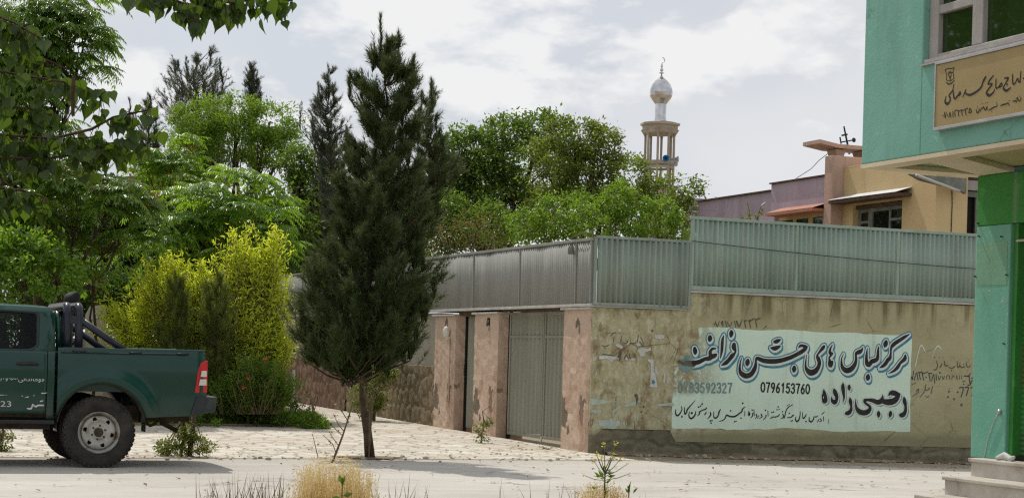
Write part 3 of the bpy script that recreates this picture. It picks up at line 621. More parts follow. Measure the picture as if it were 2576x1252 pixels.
raj = [[(680, 248, 8), (690, 320, 40), (715, 400, 36), (712, 455, 45), (685, 465, 40), (660, 420, 17), (653, 360, 14), (672, 330, 18)],
 [(870, 230, 10), (886, 290, 46), (920, 370, 42), (922, 430, 36), (890, 485, 44), (845, 465, 35), (828, 420, 18), (832, 385, 8)],
 [(1045, 118, 6), (1038, 200, 40), (1050, 300, 36), (1060, 400, 22), (1044, 488, 5)], [(1160, 160, 8), (1156, 208, 36), (1162, 262, 10)],
 [(1170, 396, 8), (1180, 470, 42), (1196, 560, 26), (1190, 632, 36), (1150, 682, 45), (1108, 695, 36), (1085, 692, 14)],
 [(1282, 430, 8), (1280, 520, 20), (1300, 605, 36), (1352, 662, 50), (1430, 685, 50), (1510, 662, 50), (1552, 600, 34), (1530, 550, 26), (1470, 508, 26), (1448, 458, 34), (1500, 442, 28), (1600, 455, 40), (1700, 488, 46), (1765, 452, 46), (1786, 385, 18), (1788, 342, 3)],
 [(1765, 452, 46), (1820, 475, 48), (1900, 485, 60), (2000, 462, 58), (2062, 395, 50), (2078, 340, 36), (1985, 312, 50), (1930, 318, 32), (1896, 365, 6)], [(2078, 345, 34), (2115, 328, 10)],
 [(1710, 650, 8), (1710, 708, 42), (1710, 775, 8)], [(1938, 650, 8), (1932, 705, 42), (1914, 770, 8)], [(2185, 380, 6), (2196, 460, 42), (2216, 560, 28), (2214, 645, 36), (2180, 715, 46), (2138, 728, 42), (2105, 722, 16)]]
addrC = [[(200, 650, 8), (195, 720, 12), (225, 765, 15), (265, 745, 14), (302, 690, 10), (320, 640, 10), (312, 585, 5)], [(320, 785, 18)], [(375, 600, 6), (370, 680, 10), (380, 738, 12), (410, 702, 13), (430, 640, 14), (500, 560, 9), (580, 470, 4)],
 [(512, 715, 22)], [(470, 690, 5), (455, 760, 10), (485, 820, 14), (540, 800, 16), (580, 740, 12), (592, 675, 6)], [(800, 612, 10), (780, 642, 12), (740, 652, 10), (700, 672, 10), (665, 692, 13), (660, 730, 13), (620, 772, 4)],
 [(645, 600, 15)], [(680, 580, 15)], [(713, 540, 17)], [(768, 742, 12), (795, 700, 10)], [(872, 695, 7), (882, 740, 14), (862, 782, 12), (820, 827, 5)], [(875, 868, 16)], [(907, 862, 14)], [(890, 910, 15)],
 [(1078, 640, 5), (1045, 690, 14), (1036, 742, 12), (1010, 790, 14), (970, 815, 14), (940, 780, 10), (942, 690, 5)], [(1555, 588, 4), (1500, 640, 13), (1490, 682, 14), (1430, 732, 13), (1350, 782, 15), (1260, 782, 14), (1190, 758, 14), (1160, 822, 10), (1110, 860, 9), (1040, 876, 4)],
 [(1505, 525, 17)], [(1270, 672, 15)], [(1472, 815, 15)], [(1348, 882, 14)], [(1376, 875, 12)], [(1546, 685, 6), (1546, 772, 7)], [(1622, 690, 10), (1642, 730, 14), (1626, 762, 12), (1613, 722, 7)], [(1690, 658, 14)], [(1702, 715, 10), (1696, 770, 10), (1660, 812, 4)],
 [(1725, 648, 7), (1731, 762, 8)], [(1768, 742, 12), (1782, 778, 10), (1745, 827, 4)], [(1818, 768, 8), (1793, 822, 4)], [(1868, 742, 13), (1882, 785, 10), (1828, 822, 4)], [(1950, 662, 15)], [(1962, 758, 10), (1952, 800, 10), (1903, 852, 4)], [(1996, 668, 6), (2001, 772, 8)],
 [(2050, 822, 8), (2090, 792, 9), (2140, 792, 10), (2200, 772, 10), (2227, 732, 5)], [(2075, 700, 14)], [(2105, 695, 13)], [(2175, 650, 13)], [(2215, 645, 13)], [(2197, 594, 15)], [(2288, 738, 10), (2302, 790, 10), (2248, 827, 5)], [(2280, 688, 13)],
 [(2482, 550, 4), (2400, 600, 9), (2350, 670, 10), (2330, 762, 10), (2310, 822, 8)], [(2420, 545, 4), (2365, 578, 5)], [(2380, 802, 8), (2440, 802, 9), (2492, 758, 14)], [(2415, 718, 14)], [(2450, 870, 13)], [(2478, 864, 12)]]
addrD = [[(160, 760, 6), (150, 812, 10), (180, 847, 14), (216, 810, 12), (236, 740, 9), (241, 655, 5)], [(285, 668, 5), (285, 750, 8), (300, 792, 10), (340, 742, 12), (356, 712, 5)], [(350, 846, 15)], [(410, 768, 6), (410, 830, 12), (450, 852, 14), (492, 800, 10), (500, 758, 8), (540, 762, 9), (574, 738, 5)],
 [(592, 808, 8), (556, 862, 4)], [(622, 798, 10), (637, 836, 9), (598, 852, 4)], [(676, 755, 6), (680, 836, 6)], [(640, 712, 5), (670, 690, 7), (698, 662, 4)], [(775, 808, 5), (776, 884, 4)]]
topn = [[(755, 115, 15)], [(775, 68, 9), (805, 162, 8), (845, 66, 6)], [(905, 62, 10), (882, 92, 11), (900, 120, 10), (908, 70, 9), (910, 168, 8)], [(955, 58, 7), (982, 165, 9)], [(990, 78, 9), (1035, 155, 9), (1078, 78, 6)], [(1122, 58, 8), (1146, 172, 8)], [(1160, 66, 15), (1206, 158, 16), (1262, 28, 6)],
 [(1300, 48, 11), (1326, 178, 8)], [(1302, 60, 12), (1342, 52, 11)], [(1388, 45, 12), (1415, 182, 8)], [(1390, 62, 14), (1430, 45, 14), (1468, 20, 12)], [(1498, 18, 12), (1532, 182, 8)], [(1505, 36, 14), (1540, 25, 14), (1585, 8, 12)], [(1640, 212, 4), (1704, 148, 8)]]
# the pale painted field
cell = .006
def field(D_, amp, seed):
    r = np.random.default_rng(seed); a = np.zeros(D_.shape, np.float32)
    for k in (9, 21, 47):
        n_ = r.normal(0, 1, (D_.shape[0]//k+3, D_.shape[1]//k+3)); xi = np.arange(D_.shape[0])/k; zi = np.arange(D_.shape[1])/k
        i = xi.astype(int); j = zi.astype(int); fx = (xi-i)[:, None]; fz = (zi-j)[None]
        a += ((n_[i][:, j]*(1-fx)+n_[i+1][:, j]*fx)*(1-fz)+(n_[i][:, j+1]*(1-fx)+n_[i+1][:, j+1]*fx)*fz)*(k/47)**.5
    return D_+a*amp
px0, px1, pz0, pz1 = 11.9, 16.6, .25, 2.0
nx, nz = int((px1-px0)/.012), int((pz1-pz0)/.012); gx = px0+np.arange(nx)*.012; gzz = pz0+np.arange(nz)*.012
XX, ZZ = np.meshgrid(gx, gzz, indexing='ij')
left = np.where(ZZ > 1.45, 12.60, np.where(ZZ > 1.32, 12.42, 12.25)); left = np.where((ZZ > 1.72), 12.66, left)
Dp = np.maximum(np.maximum(left-XX, XX-16.465), np.maximum(.385-ZZ, ZZ-1.895))
panel = paint('painted_panel', field(Dp, .012, 5), px0, pz0, .012, lambda x, z: (x, WY-.002, z), MT['panel'], wall)
hs = to_wall(A, 4.638, headA, WP)+to_wall(B, 4.636, headB, WP); ht = to_wall(A, 4.638, headT, WP)
D0, x0, z0 = capsules(hs, cell, .10)
def shifted(D_, dx, dz): return np.roll(np.roll(D_, int(round(dx/cell)), 0), int(round(dz/cell)), 1)
blue = np.minimum.reduce([D0-.036, shifted(D0, .012, -.018)-.034, shifted(D0, .02, -.036)-.030, shifted(D0, .022, -.05)-.022])
white = np.minimum(D0-.019, shifted(D0, .006, -.016)-.019)
paint('sign_lettering', field(blue, .0016, 1), x0, z0, cell, lambda x, z: (x, WY-.004, z), MT['bluepaint'], wall)
paint('sign_lettering', field(white, .0016, 2), x0, z0, cell, lambda x, z: (x, WY-.006, z), MT['whitepaint'], wall)
paint('sign_lettering', field(D0, .0016, 3), x0, z0, cell, lambda x, z: (x, WY-.008, z), MT['blackpaint'], wall)
D1, xt, zt = capsules(ht, cell, .10)
paint('sign_lettering', field(np.maximum(np.minimum(D1-.034, shifted(D1, .01, -.03)-.03), .012-D1), .034, 4), xt, zt, cell, lambda x, z: (x, WY-.0045, z), MT['tealdigit'], wall)
paint('sign_lettering', field(D1, .030, 14), xt, zt, cell, lambda x, z: (x, WY-.0065, z), MT['greypaint'], wall)
rs = to_wall(Dd, 4.770, raj, WP); D2, x2, z2 = capsules(rs, cell, .08)
sh = np.minimum(shifted(D2, .028, -.026)-.004, shifted(D2, .018, -.018)-.004)
paint('sign_lettering', field(np.minimum(sh, D2-.012), .001, 5), x2, z2, cell, lambda x, z: (x, WY-.004, z), MT['tealdigit'], wall)
paint('sign_lettering', field(np.minimum(D2-.014, shifted(D2, .014, -.012)-.008), .001, 6), x2, z2, cell, lambda x, z: (x, WY-.006, z), MT['whitepaint'], wall)
paint('sign_lettering', field(D2, .001, 7), x2, z2, cell, lambda x, z: (x, WY-.008, z), MT['blackpaint'], wall)
for crop, sc_, st_, mt_, grow, c_ in ((Cc, 4.954, addrC, 'blackpaint', .001, .004), (Dd, 4.770, addrD, 'blackpaint', .001, .004), (A, 4.638, topn, 'greypaint', .0, .005)):
    q = to_wall(crop, sc_, st_, WP); D3, x3, z3 = capsules(q, c_, .02); paint('sign_lettering', D3-grow, x3, z3, c_, lambda x, z: (x, WY-.005, z), MT[mt_], wall)
def words(name, s, origin, ux, uz, size, width, mat, parent, off, spacing=1., bold=0.):
    """text in Blender's own face laid on a plane: origin + ux*x + uz*y + off"""
    c = bpy.data.curves.new(name, 'FONT'); c.body = s; c.size = size; c.space_character = spacing; c.offset = bold
    o = bpy.data.objects.new(name, c); COL.objects.link(o); bpy.context.view_layer.update()
    me = bpy.data.meshes.new_from_object(o.evaluated_get(bpy.context.evaluated_depsgraph_get())); bpy.data.objects.remove(o)
    co = np.empty(len(me.vertices)*3); me.vertices.foreach_get('co', co); co = co.reshape(-1, 3)
    sx = width/(co[:, 0].max()-co[:, 0].min()); x = (co[:, 0]-co[:, 0].min())*sx; y = co[:, 1]-co[:, 1].min()
    P = np.array(origin)[None]+x[:, None]*np.array(ux)[None]+y[:, None]*np.array(uz)[None]+np.array(off)[None]
    me.vertices.foreach_set('co', P.ravel()); me.update(); return link_mesh(name, me, mat, parent)
DIG = {'0': [[(.5+.5*math.sin(t), .5+.5*math.cos(t)) for t in np.linspace(0, 2*math.pi, 15)]], '1': [[(.25, .8), (.6, 1)], [(.6, 1), (.55, 0)]], '2': [[(.05, .78), (.2, .97), (.55, 1.), (.85, .85), (.8, .6), (.45, .3), (.05, .02)], [(.05, 0), (.95, 0)]],
 '3': [[(.08, .85), (.3, 1.), (.65, 1.), (.88, .8), (.75, .58), (.45, .52)], [(.45, .52), (.8, .47), (.95, .25), (.75, .03), (.4, -.02), (.08, .15)]], '5': [[(.9, 1), (.25, 1)], [(.25, 1), (.15, .55)], [(.15, .55), (.5, .64), (.85, .5), (.92, .25), (.7, .02), (.35, 0), (.05, .14)]],
 '6': [[(.8, .98), (.45, .8), (.15, .45), (.12, .2), (.35, .0), (.7, .0), (.9, .22), (.8, .46), (.5, .55), (.2, .4)]], '7': [[(.05, 1), (.95, 1)], [(.95, 1), (.6, .5), (.45, 0)]], '8': [[(.5, .53), (.16, .68), (.2, .92), (.5, 1.), (.8, .92), (.84, .68), (.5, .53), (.08, .35), (.1, .08), (.5, 0), (.9, .08), (.92, .35), (.5, .53)]], '9': [[(.88, .7), (.7, .5), (.35, .45), (.12, .65), (.2, .92), (.5, 1.), (.82, .92), (.9, .65), (.75, .3), (.45, 0)]]}
def digits(s, pl, pr, h, mat):
    a, b = WP(*pl), WP(*pr); d = b-a; w = np.linalg.norm(d); 
    n = len(s); adv = w/n; st_ = []
    for i, c in enumerate(s):
        for g_ in DIG[c]: st_.append(np.array([((a[0]+adv*(i+.5)+(x-.5)*adv*.70), a[2]+(b[2]-a[2])*(i+.5)/n+y*h, .0125) for x, y in g_]))
    D3, x3, z3 = capsules(st_, .004, .02); paint('phone_number', D3, x3, z3, .004, lambda x, z: (x, WY-.005, z), mat, wall)
digits('0783592327', ((2620+232/4.954)/1.5652, (1480+312/4.954)/1.5652), ((2620+1305/4.954)/1.5652, (1480+318/4.954)/1.5652), .137, MT['tealdigit'])
digits('0796153760', ((2620+1848/4.954)/1.5652, (1480+298/4.954)/1.5652), ((3100+425/4.770)/1.5652, (1480+325/4.770)/1.5652), .137, MT['blackpaint'])
# scrawls right of the sign
E_ = (3560, 1300)
s7 = [[(905, 940, 9), (972, 940, 9), (935, 1090, 9)], [(1000, 935, 9), (1055, 935, 9), (1020, 1070, 9)], [(1090, 940, 9), (1150, 945, 9), (1115, 1070, 9)], [(1172, 950, 8), (1215, 960, 8)], [(880, 1010, 15)], [(985, 745, 9), (1060, 745, 9), (1088, 700, 6)], [(1065, 745, 9), (1080, 860, 8)], [(1110, 780, 9), (1165, 780, 8)], [(1160, 782, 8), (1110, 830, 9), (1082, 890, 9), (1045, 895, 6)], [(1165, 870, 8), (1195, 865, 10), (1190, 830, 9), (1170, 838, 8)], [(970, 835, 12)], [(997, 830, 10)], [(975, 880, 11)],
 [(120, 760, 9), (135, 802, 9), (155, 668, 7)], [(165, 810, 8), (205, 690, 6), (227, 812, 8)], [(235, 680, 8), (262, 692, 8), (292, 668, 6)], [(240, 690, 8), (267, 802, 7)], [(290, 690, 8), (322, 702, 8), (388, 678, 8)], [(295, 700, 8), (322, 817, 7)], [(360, 770, 13)], [(400, 700, 8), (457, 706, 8)], [(405, 715, 8), (427, 827, 7)], [(450, 830, 7), (485, 720, 6), (502, 862, 8)], [(523, 712, 7), (530, 812, 9)]]
s8 = [[(558, 745, 6), (575, 812, 7), (602, 745, 6)], [(625, 748, 6), (641, 802, 7), (662, 748, 6)], [(690, 800, 7), (700, 742, 6), (742, 742, 6)], [(742, 742, 6), (748, 800, 7)], [(780, 800, 7), (800, 745, 7), (825, 760, 6)], [(860, 745, 10), (870, 800, 10)], [(905, 740, 7), (912, 800, 7)], [(940, 740, 6), (948, 800, 6)], [(585, 692, 16)],
 [(1085, 570, 7), (1060, 602, 8), (1030, 582, 8), (1020, 515, 6)], [(1000, 590, 8), (940, 607, 9), (922, 578, 7)], [(980, 553, 9)], [(1045, 655, 9)], [(870, 508, 7), (880, 602, 9), (905, 592, 8), (917, 528, 6)], [(835, 590, 8), (780, 622, 9), (728, 598, 7)], [(778, 658, 13)], [(660, 498, 7), (670, 572, 9), (722, 570, 8)], [(690, 592, 8), (720, 570, 6)], [(590, 602, 11), (622, 548, 8)], [(530, 498, 6), (550, 580, 8), (520, 642, 10), (488, 640, 8)], [(500, 440, 12)], [(580, 445, 9)], [(640, 440, 9)],
 [(465, 918, 8), (440, 1042, 7)], [(350, 888, 7), (340, 982, 8), (258, 1102, 5)], [(360, 982, 8), (412, 960, 8), (402, 938, 6)], [(350, 1080, 5), (385, 1092, 7), (412, 1080, 5)], [(195, 1000, 8), (232, 960, 11), (230, 1010, 9), (138, 1082, 5)], [(118, 892, 6), (192, 860, 6)], [(735, 1000, 17)], [(720, 1090, 19)], [(820, 1125, 19)], [(940, 1220, 22)]]
s9 = [[(185, 577, 9), (240, 330, 7), (285, 245, 11), (347, 352, 6)], [(450, 462, 4), (500, 322, 5), (555, 255, 12), (612, 312, 5)]]
for st_, mt_ in ((s7, 'bluescrawl'), (s8, 'greypaint'), (s9, 'whitepaint')):
    q = to_wall(E_, 4.172, st_, WP); D3, x3, z3 = capsules(q, .005, .02); paint('scrawl', D3, x3, z3, .005, lambda x, z: (x, WY-.003, z), MT[mt_], wall)
# old stencil, scrawls and torn bills near the corner
G_ = (2300, 1220); el = [(395+84*math.cos(t), 760+67*math.sin(t), 4.5) for t in np.linspace(0, 2*math.pi, 25)]
st = [el, [(240, 660, 8), (296, 716, 8)], [(270, 718, 6), (300, 722, 4), (296, 690, 6)], [(70, 748, 15), (180, 752, 10), (290, 750, 6)], [(240, 832, 8), (296, 786, 8)], [(270, 780, 5), (300, 783, 4), (296, 812, 6)], [(725, 697, 7), (560, 692, 9), (505, 718, 6)], [(725, 772, 10), (600, 776, 12), (500, 765, 6)], [(550, 842, 8), (502, 796, 8)], [(525, 795, 5), (497, 793, 4), (500, 820, 6)], [(335, 785, 12), (400, 770, 14), (450, 745, 12)], [(432, 705, 3), (434, 900, 4)], [(60, 832, 8), (130, 835, 9)], [(565, 855, 7), (720, 850, 9)]]
r = random.Random(4)
for i in range(46): x = 62+i*14.4+r.uniform(-3, 3); st.append([(x, 918+r.uniform(-12, 6), r.uniform(3, 6)), (x+r.uniform(-5, 5), 938+r.uniform(-6, 16), r.uniform(3, 6))])
q = to_wall(G_, 2.087, st, WP); D3, x3, z3 = capsules(q, .008, .03); paint('stencil', field(D3, .012, 9), x3, z3, .008, lambda x, z: (x, WY-.003, z), MT['paleblue'], wall)
sc2 = [[(145, 290, 4), (175, 298, 4), (205, 285, 3)], [(168, 300, 3), (172, 318, 3)], [(215, 212, 3), (240, 190, 3), (262, 182, 2)], [(240, 262, 3), (246, 225, 3)], [(300, 265, 3), (308, 210, 3)], [(320, 268, 3), (345, 272, 4), (360, 255, 3), (340, 250, 3)], [(375, 270, 3), (430, 268, 4), (445, 205, 3)], [(455, 260, 4), (490, 300, 3)], [(465, 222, 3), (492, 280, 3)], [(330, 400, 4), (345, 370, 4), (365, 395, 3)], [(372, 360, 5), (380, 400, 4), (420, 385, 4), (410, 360, 3)], [(280, 380, 8), (300, 350, 8), (290, 410, 6)], [(150, 362, 4), (240, 372, 4)], [(560, 170, 10)], [(425, 700, 14), (435, 730, 10), (430, 770, 5)], [(470, 835, 8)], [(488, 792, 9)], [(416, 905, 2), (412, 1030, 2.5)]]
q = to_wall(G_, 2.087, sc2, WP); D3, x3, z3 = capsules(q, .006, .02); paint('scrawl', D3, x3, z3, .006, lambda x, z: (x, WY-.0035, z), MT['greypaint'], wall)
def bill(pts, mat='paper', d=.004):
    P = [WP((G_[0]+x/2.087)/1.5652, (G_[1]+y/2.087)/1.5652) for x, y in pts]; m_ = MB(); m_.prism([(p[0], WY-d-.003, p[2]) for p in P], (0, .003, 0)); return m_.build('paper_scrap', MT[mat], wall)
bill([(575, 203), (640, 200), (662, 212), (655, 232), (600, 236), (578, 224)]); bill([(120, 378), (180, 372), (268, 384), (262, 402), (236, 406), (230, 430), (190, 400), (122, 404)]); bill([(250, 288), (275, 272), (300, 285), (318, 300), (308, 318), (270, 302)])
bill([(516, 400), (572, 404), (570, 460), (604, 636), (541, 632), (546, 470), (545, 440), (524, 415)]); bill([(588, 445), (596, 470), (610, 540), (572, 505)]); bill([(430, 330), (470, 310), (520, 318), (546, 305), (548, 330), (500, 345), (498, 380), (460, 378), (448, 350)]); bill([(332, 408), (345, 380), (356, 400), (352, 412)]); bill([(370, 410), (392, 392), (420, 395), (414, 420)])
bill([(655, 515), (672, 520), (660, 596), (648, 590)]); bill([(682, 535), (692, 530), (690, 600), (680, 602)]); bill([(94, 510), (106, 500), (100, 545), (90, 540)]); bill([(275, 160), (300, 145), (300, 180), (288, 178)]); bill([(422, 268), (450, 275), (462, 290), (435, 300)])
bill([(553, 580), (568, 570), (582, 590), (575, 605), (556, 604)], 'bluepaint', .008)

# ------------------------------------------------------------------ cables and hanging bulb
cb = MB(); P = []
for t in np.linspace(0, 1, 24):
    a = ony(1742, 606, WY-.09); b = ony(2457, 676, WY-.09); p = a+(b-a)*t; p[2] -= .055*4*t*(1-t)*.5; P.append(p)
cb.tube(P, .006, 5); o = cb.build('cable', MT['wire'], None, smooth=True); tag(o, 'black cable sagging along the high teal corrugated fence', 'cable')
hb = thing('hanging_bulb', 'clear bulb in a cut bottle hanging from a curved bracket on the grey fence', 'lamp', (GX-.1, 24.75, 3.2))
p = onx(1438, 600, GX-.1); m = MB(); q = onx(1500, 590, GX-.03)
m.tube([q+np.array([0, 0, -.02]), q+np.array([-.03, .15, .03]), q+np.array([-.06, .3, .035]), p+np.array([0, -.08, .02]), p], .010, 6); m.build('bracket', MT['brown'], hb, smooth=True)
m = MB(); m.tube([p, p+np.array([0, 0, -.09])], .004, 5); m.build('cord', MT['whiteplastic'], hb)
m = MB(); m.lathe([(.012, 0), (.016, -.03), (.05, -.08), (.052, -.17), (.046, -.175)], p+np.array([0, 0, -.06]), 12, cap=False); m.build('bottle_shade', m_glass('clear dusty glass', (.8, .82, .8), .6, .1), hb, smooth=True)
m = MB(); m.lathe([(.012, 0), (.02, -.03), (.03, -.06), (.02, -.085), (0.001, -.095)], p+np.array([0, 0, -.11]), 10); m.build('bulb', MT['whiteplastic'], hb, smooth=True)

# ------------------------------------------------------------------ teal and green shop building
XB, XC = 9.004, 10.2
bd = thing('shop_building', 'teal painted corner building with an overhanging upper floor and green shutter', 'building', (9.6, 11, 0))
Y0 = 4.0
m = MB(); m.box(XB, XB+.22, 13.03, 13.94, 3.225, 8.2); m.box(XB, XB+.22, Y0, 13.03, 3.225, 4.0); m.box(XB, XB+.22, Y0, 9.6, 4.0, 8.2); m.box(XB, XB+.22, 9.6, 13.03, 6.1, 8.2)
m.box(XB+.22, 16, 13.70, 13.94, 3.225, 8.2); m.box(XB+.22, 16, Y0, 13.70, 7.9, 8.2)
m.build('upper_wall', MT['teal'], bd, bevel=.012)
m = MB(); m.box(XB+.3, 12, Y0, 13.65, 3.9, 7.8); m.build('room', MT['dark'], bd)
m = MB(); m.box(XB-.004, XB+.2, Y0, 13.944, 3.185, 3.222); m.box(XB+.2, XC+.5, 13.72, 13.944, 3.185, 3.222)
m.prism([(9.2, 13.17, 3.187), (9.2, 12.72, 3.187), (10.28, 13.40, 3.187), (10.30, 13.72, 3.187), (10.1, 13.72, 3.187)], (0, 0, .047))
m.build('soffit_beam', MT['cream'], bd)
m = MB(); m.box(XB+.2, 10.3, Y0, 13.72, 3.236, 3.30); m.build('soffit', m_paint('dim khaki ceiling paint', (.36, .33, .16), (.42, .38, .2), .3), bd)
m = MB(); m.box(XC, XC+.35, Y0, 13.83, 2.72, 3.183); m.build('lintel', MT['green'], bd, bevel=.01)
m = MB(); m.box(XC+.002, XC+.34, 13.32, 13.828, .58, 2.718); m.build('column', MT['tealcol'], bd, bevel=.012)
m = MB(); m.box(XC-.001, XC+.002, 13.36, 13.80, 2.17, 2.56); m.build('repaint_patch', MT['khakipatch'], bd)
m = MB(); m.box(XC+.04, XC+.34, 13.262, 13.319, .58, 2.718); m.build('jamb', MT['green'], bd)
m = MB(); m.box(XC+.3, XC+.6, 13.835, 13.9, .3, 3.18); m.box(XC+.35, 16, 13.3, 13.83, 0, 3.18); m.build('side_wall', MT['concrete'], bd)
def m_shutter():
    b = NB('banded green shutter paint'); x, y, z = b.sep(); s = .25
    zz = b.math('ADD', b.math('MULTIPLY', z, .25), b.math('MULTIPLY', b.noise(3), .004))
    G1, G2, G3 = (.045, .23, .06), (.105, .145, .05), (.05, .16, .045)
    col = b.ramp(zz, [(0., G3), (.214, G1), (.314, G2), (.413, G1), (.507, G2), (.617, G1)], 'CONSTANT')
    col = b.mix(b.ramp(b.noise(2.5, 7, .65), [(.45, 0.), (.75, .5)]), col, (.10, .13, .07)); return b.fin(col, .55, 0, .4)
P = []
for i in range(int((2.70-.62)/.0475)):
    for k in range(6): zz = .62+(i+k/6)*.0475; P.append([(XC+.13-.014*math.sin(math.pi*k/6), y, zz) for y in (13.262, 9.8)])
m = MB(); m.grid(P); so_ = m.build('shutter', m_shutter(), bd, smooth=False); solid(so_, .004)
m = MB(); m.box(XC+.145, XC+.2, 9.8, 13.261, .58, 2.718); m.build('shutter_backing', MT['dark'], bd)
m = MB(); m.box(XC+.06, XC+.145, 9.8, 13.261, .582, .625); m.build('shutter_sill', MT['dark'], bd)
m = MB(); m.tube([(XC+.03, 13.27, 2.56), (XC+.03, 13.10, 2.56)], .012, 6); m.build('bolt', MT['coping'], bd)
m = MB(); m.tube([(XC-.006, 13.60, .585), (XC-.01, 13.56, .75), (XC-.012, 13.47, .93), (XC-.01, 13.40, 1.02)], .005, 6); m.tube([(XC-.01, 13.41, 1.0), (XC-.02, 13.38, 1.03)], .018, 6); m.build('wire_end', MT['alu'], bd, smooth=True)
for yy, zz in ((13.80, 2.74), (13.78, 2.62), (13.45, 2.60), (13.82, 2.25), (13.36, 2.25), (13.37, 1.63)):
    m = MB(); m.tube([(XC+.01, yy, zz), (XC-.03, yy-.02, zz+.005)], .007, 5); m.build('nail', MT['black'], bd)
# steps
for i, (x, z0_, z1_) in enumerate(((10.03, .425, .585), (9.74, .26, .42), (9.44, .09, .255), (9.14, -.02, .085))):
    m = MB(); m.box(x+.02, 13, 4, 13.60-.01*i, z0_-.02 if i < 3 else -.05, z1_-.035); ob = m.build('riser', MT['step'], bd)
    m = MB(); m.box(x, (10.5 if i == 0 else x+.34), 4, 13.63-.012*i, z1_-.034, z1_); m.build('tread', MT['step'], bd, bevel=.008)
rg = MB()
for k in range(14):
    a = np.array([9.75+.0*k, 13.40, .425]) ; 
a = np.array([XC-.10, 13.30, .60]); rg.tube([a, a+np.array([.03, -.07, .03]), a+np.array([.05, -.14, .0]), a+np.array([.02, -.22, .025])], [.02, .035, .03, .015], 7); o = rg.build('rag', MT['paper'], None, smooth=True); tag(o, 'crumpled pale rag lying on the top step by the shutter', 'rag')
# upper window
xw = XB+.06; wi = MB()
fr = [(12.90, 13.03, 4.0, 6.1), (9.6, 12.90, 4.0, 4.082), (9.6, 12.90, 6.02, 6.1), (12.28, 12.425, 4.082, 6.02), (10.9, 11.04, 4.082, 6.02)]
for a, b, c, d in fr: wi.box(xw, xw+.10, a, b, c, d)
wi.box(xw+.005, xw+.09, 12.425, 12.90, 4.425, 4.50); wo = wi.build('window', MT['winframe'], bd, bevel=.008)
m = MB(); m.box(xw-.09, xw-.005, 9.6, 13.02, 3.985, 4.0); m.box(XB-.03, xw-.001, 9.62, 12.96, 4.002, 4.03); m.build('sill', MT['winframe'], wo)
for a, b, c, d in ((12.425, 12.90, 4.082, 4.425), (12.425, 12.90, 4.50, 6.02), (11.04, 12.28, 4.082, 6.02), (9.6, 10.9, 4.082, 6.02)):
    m = MB(); m.box(xw+.05, xw+.056, a, b, c, d); m.build('pane', MT['glass_treetint'], wo)
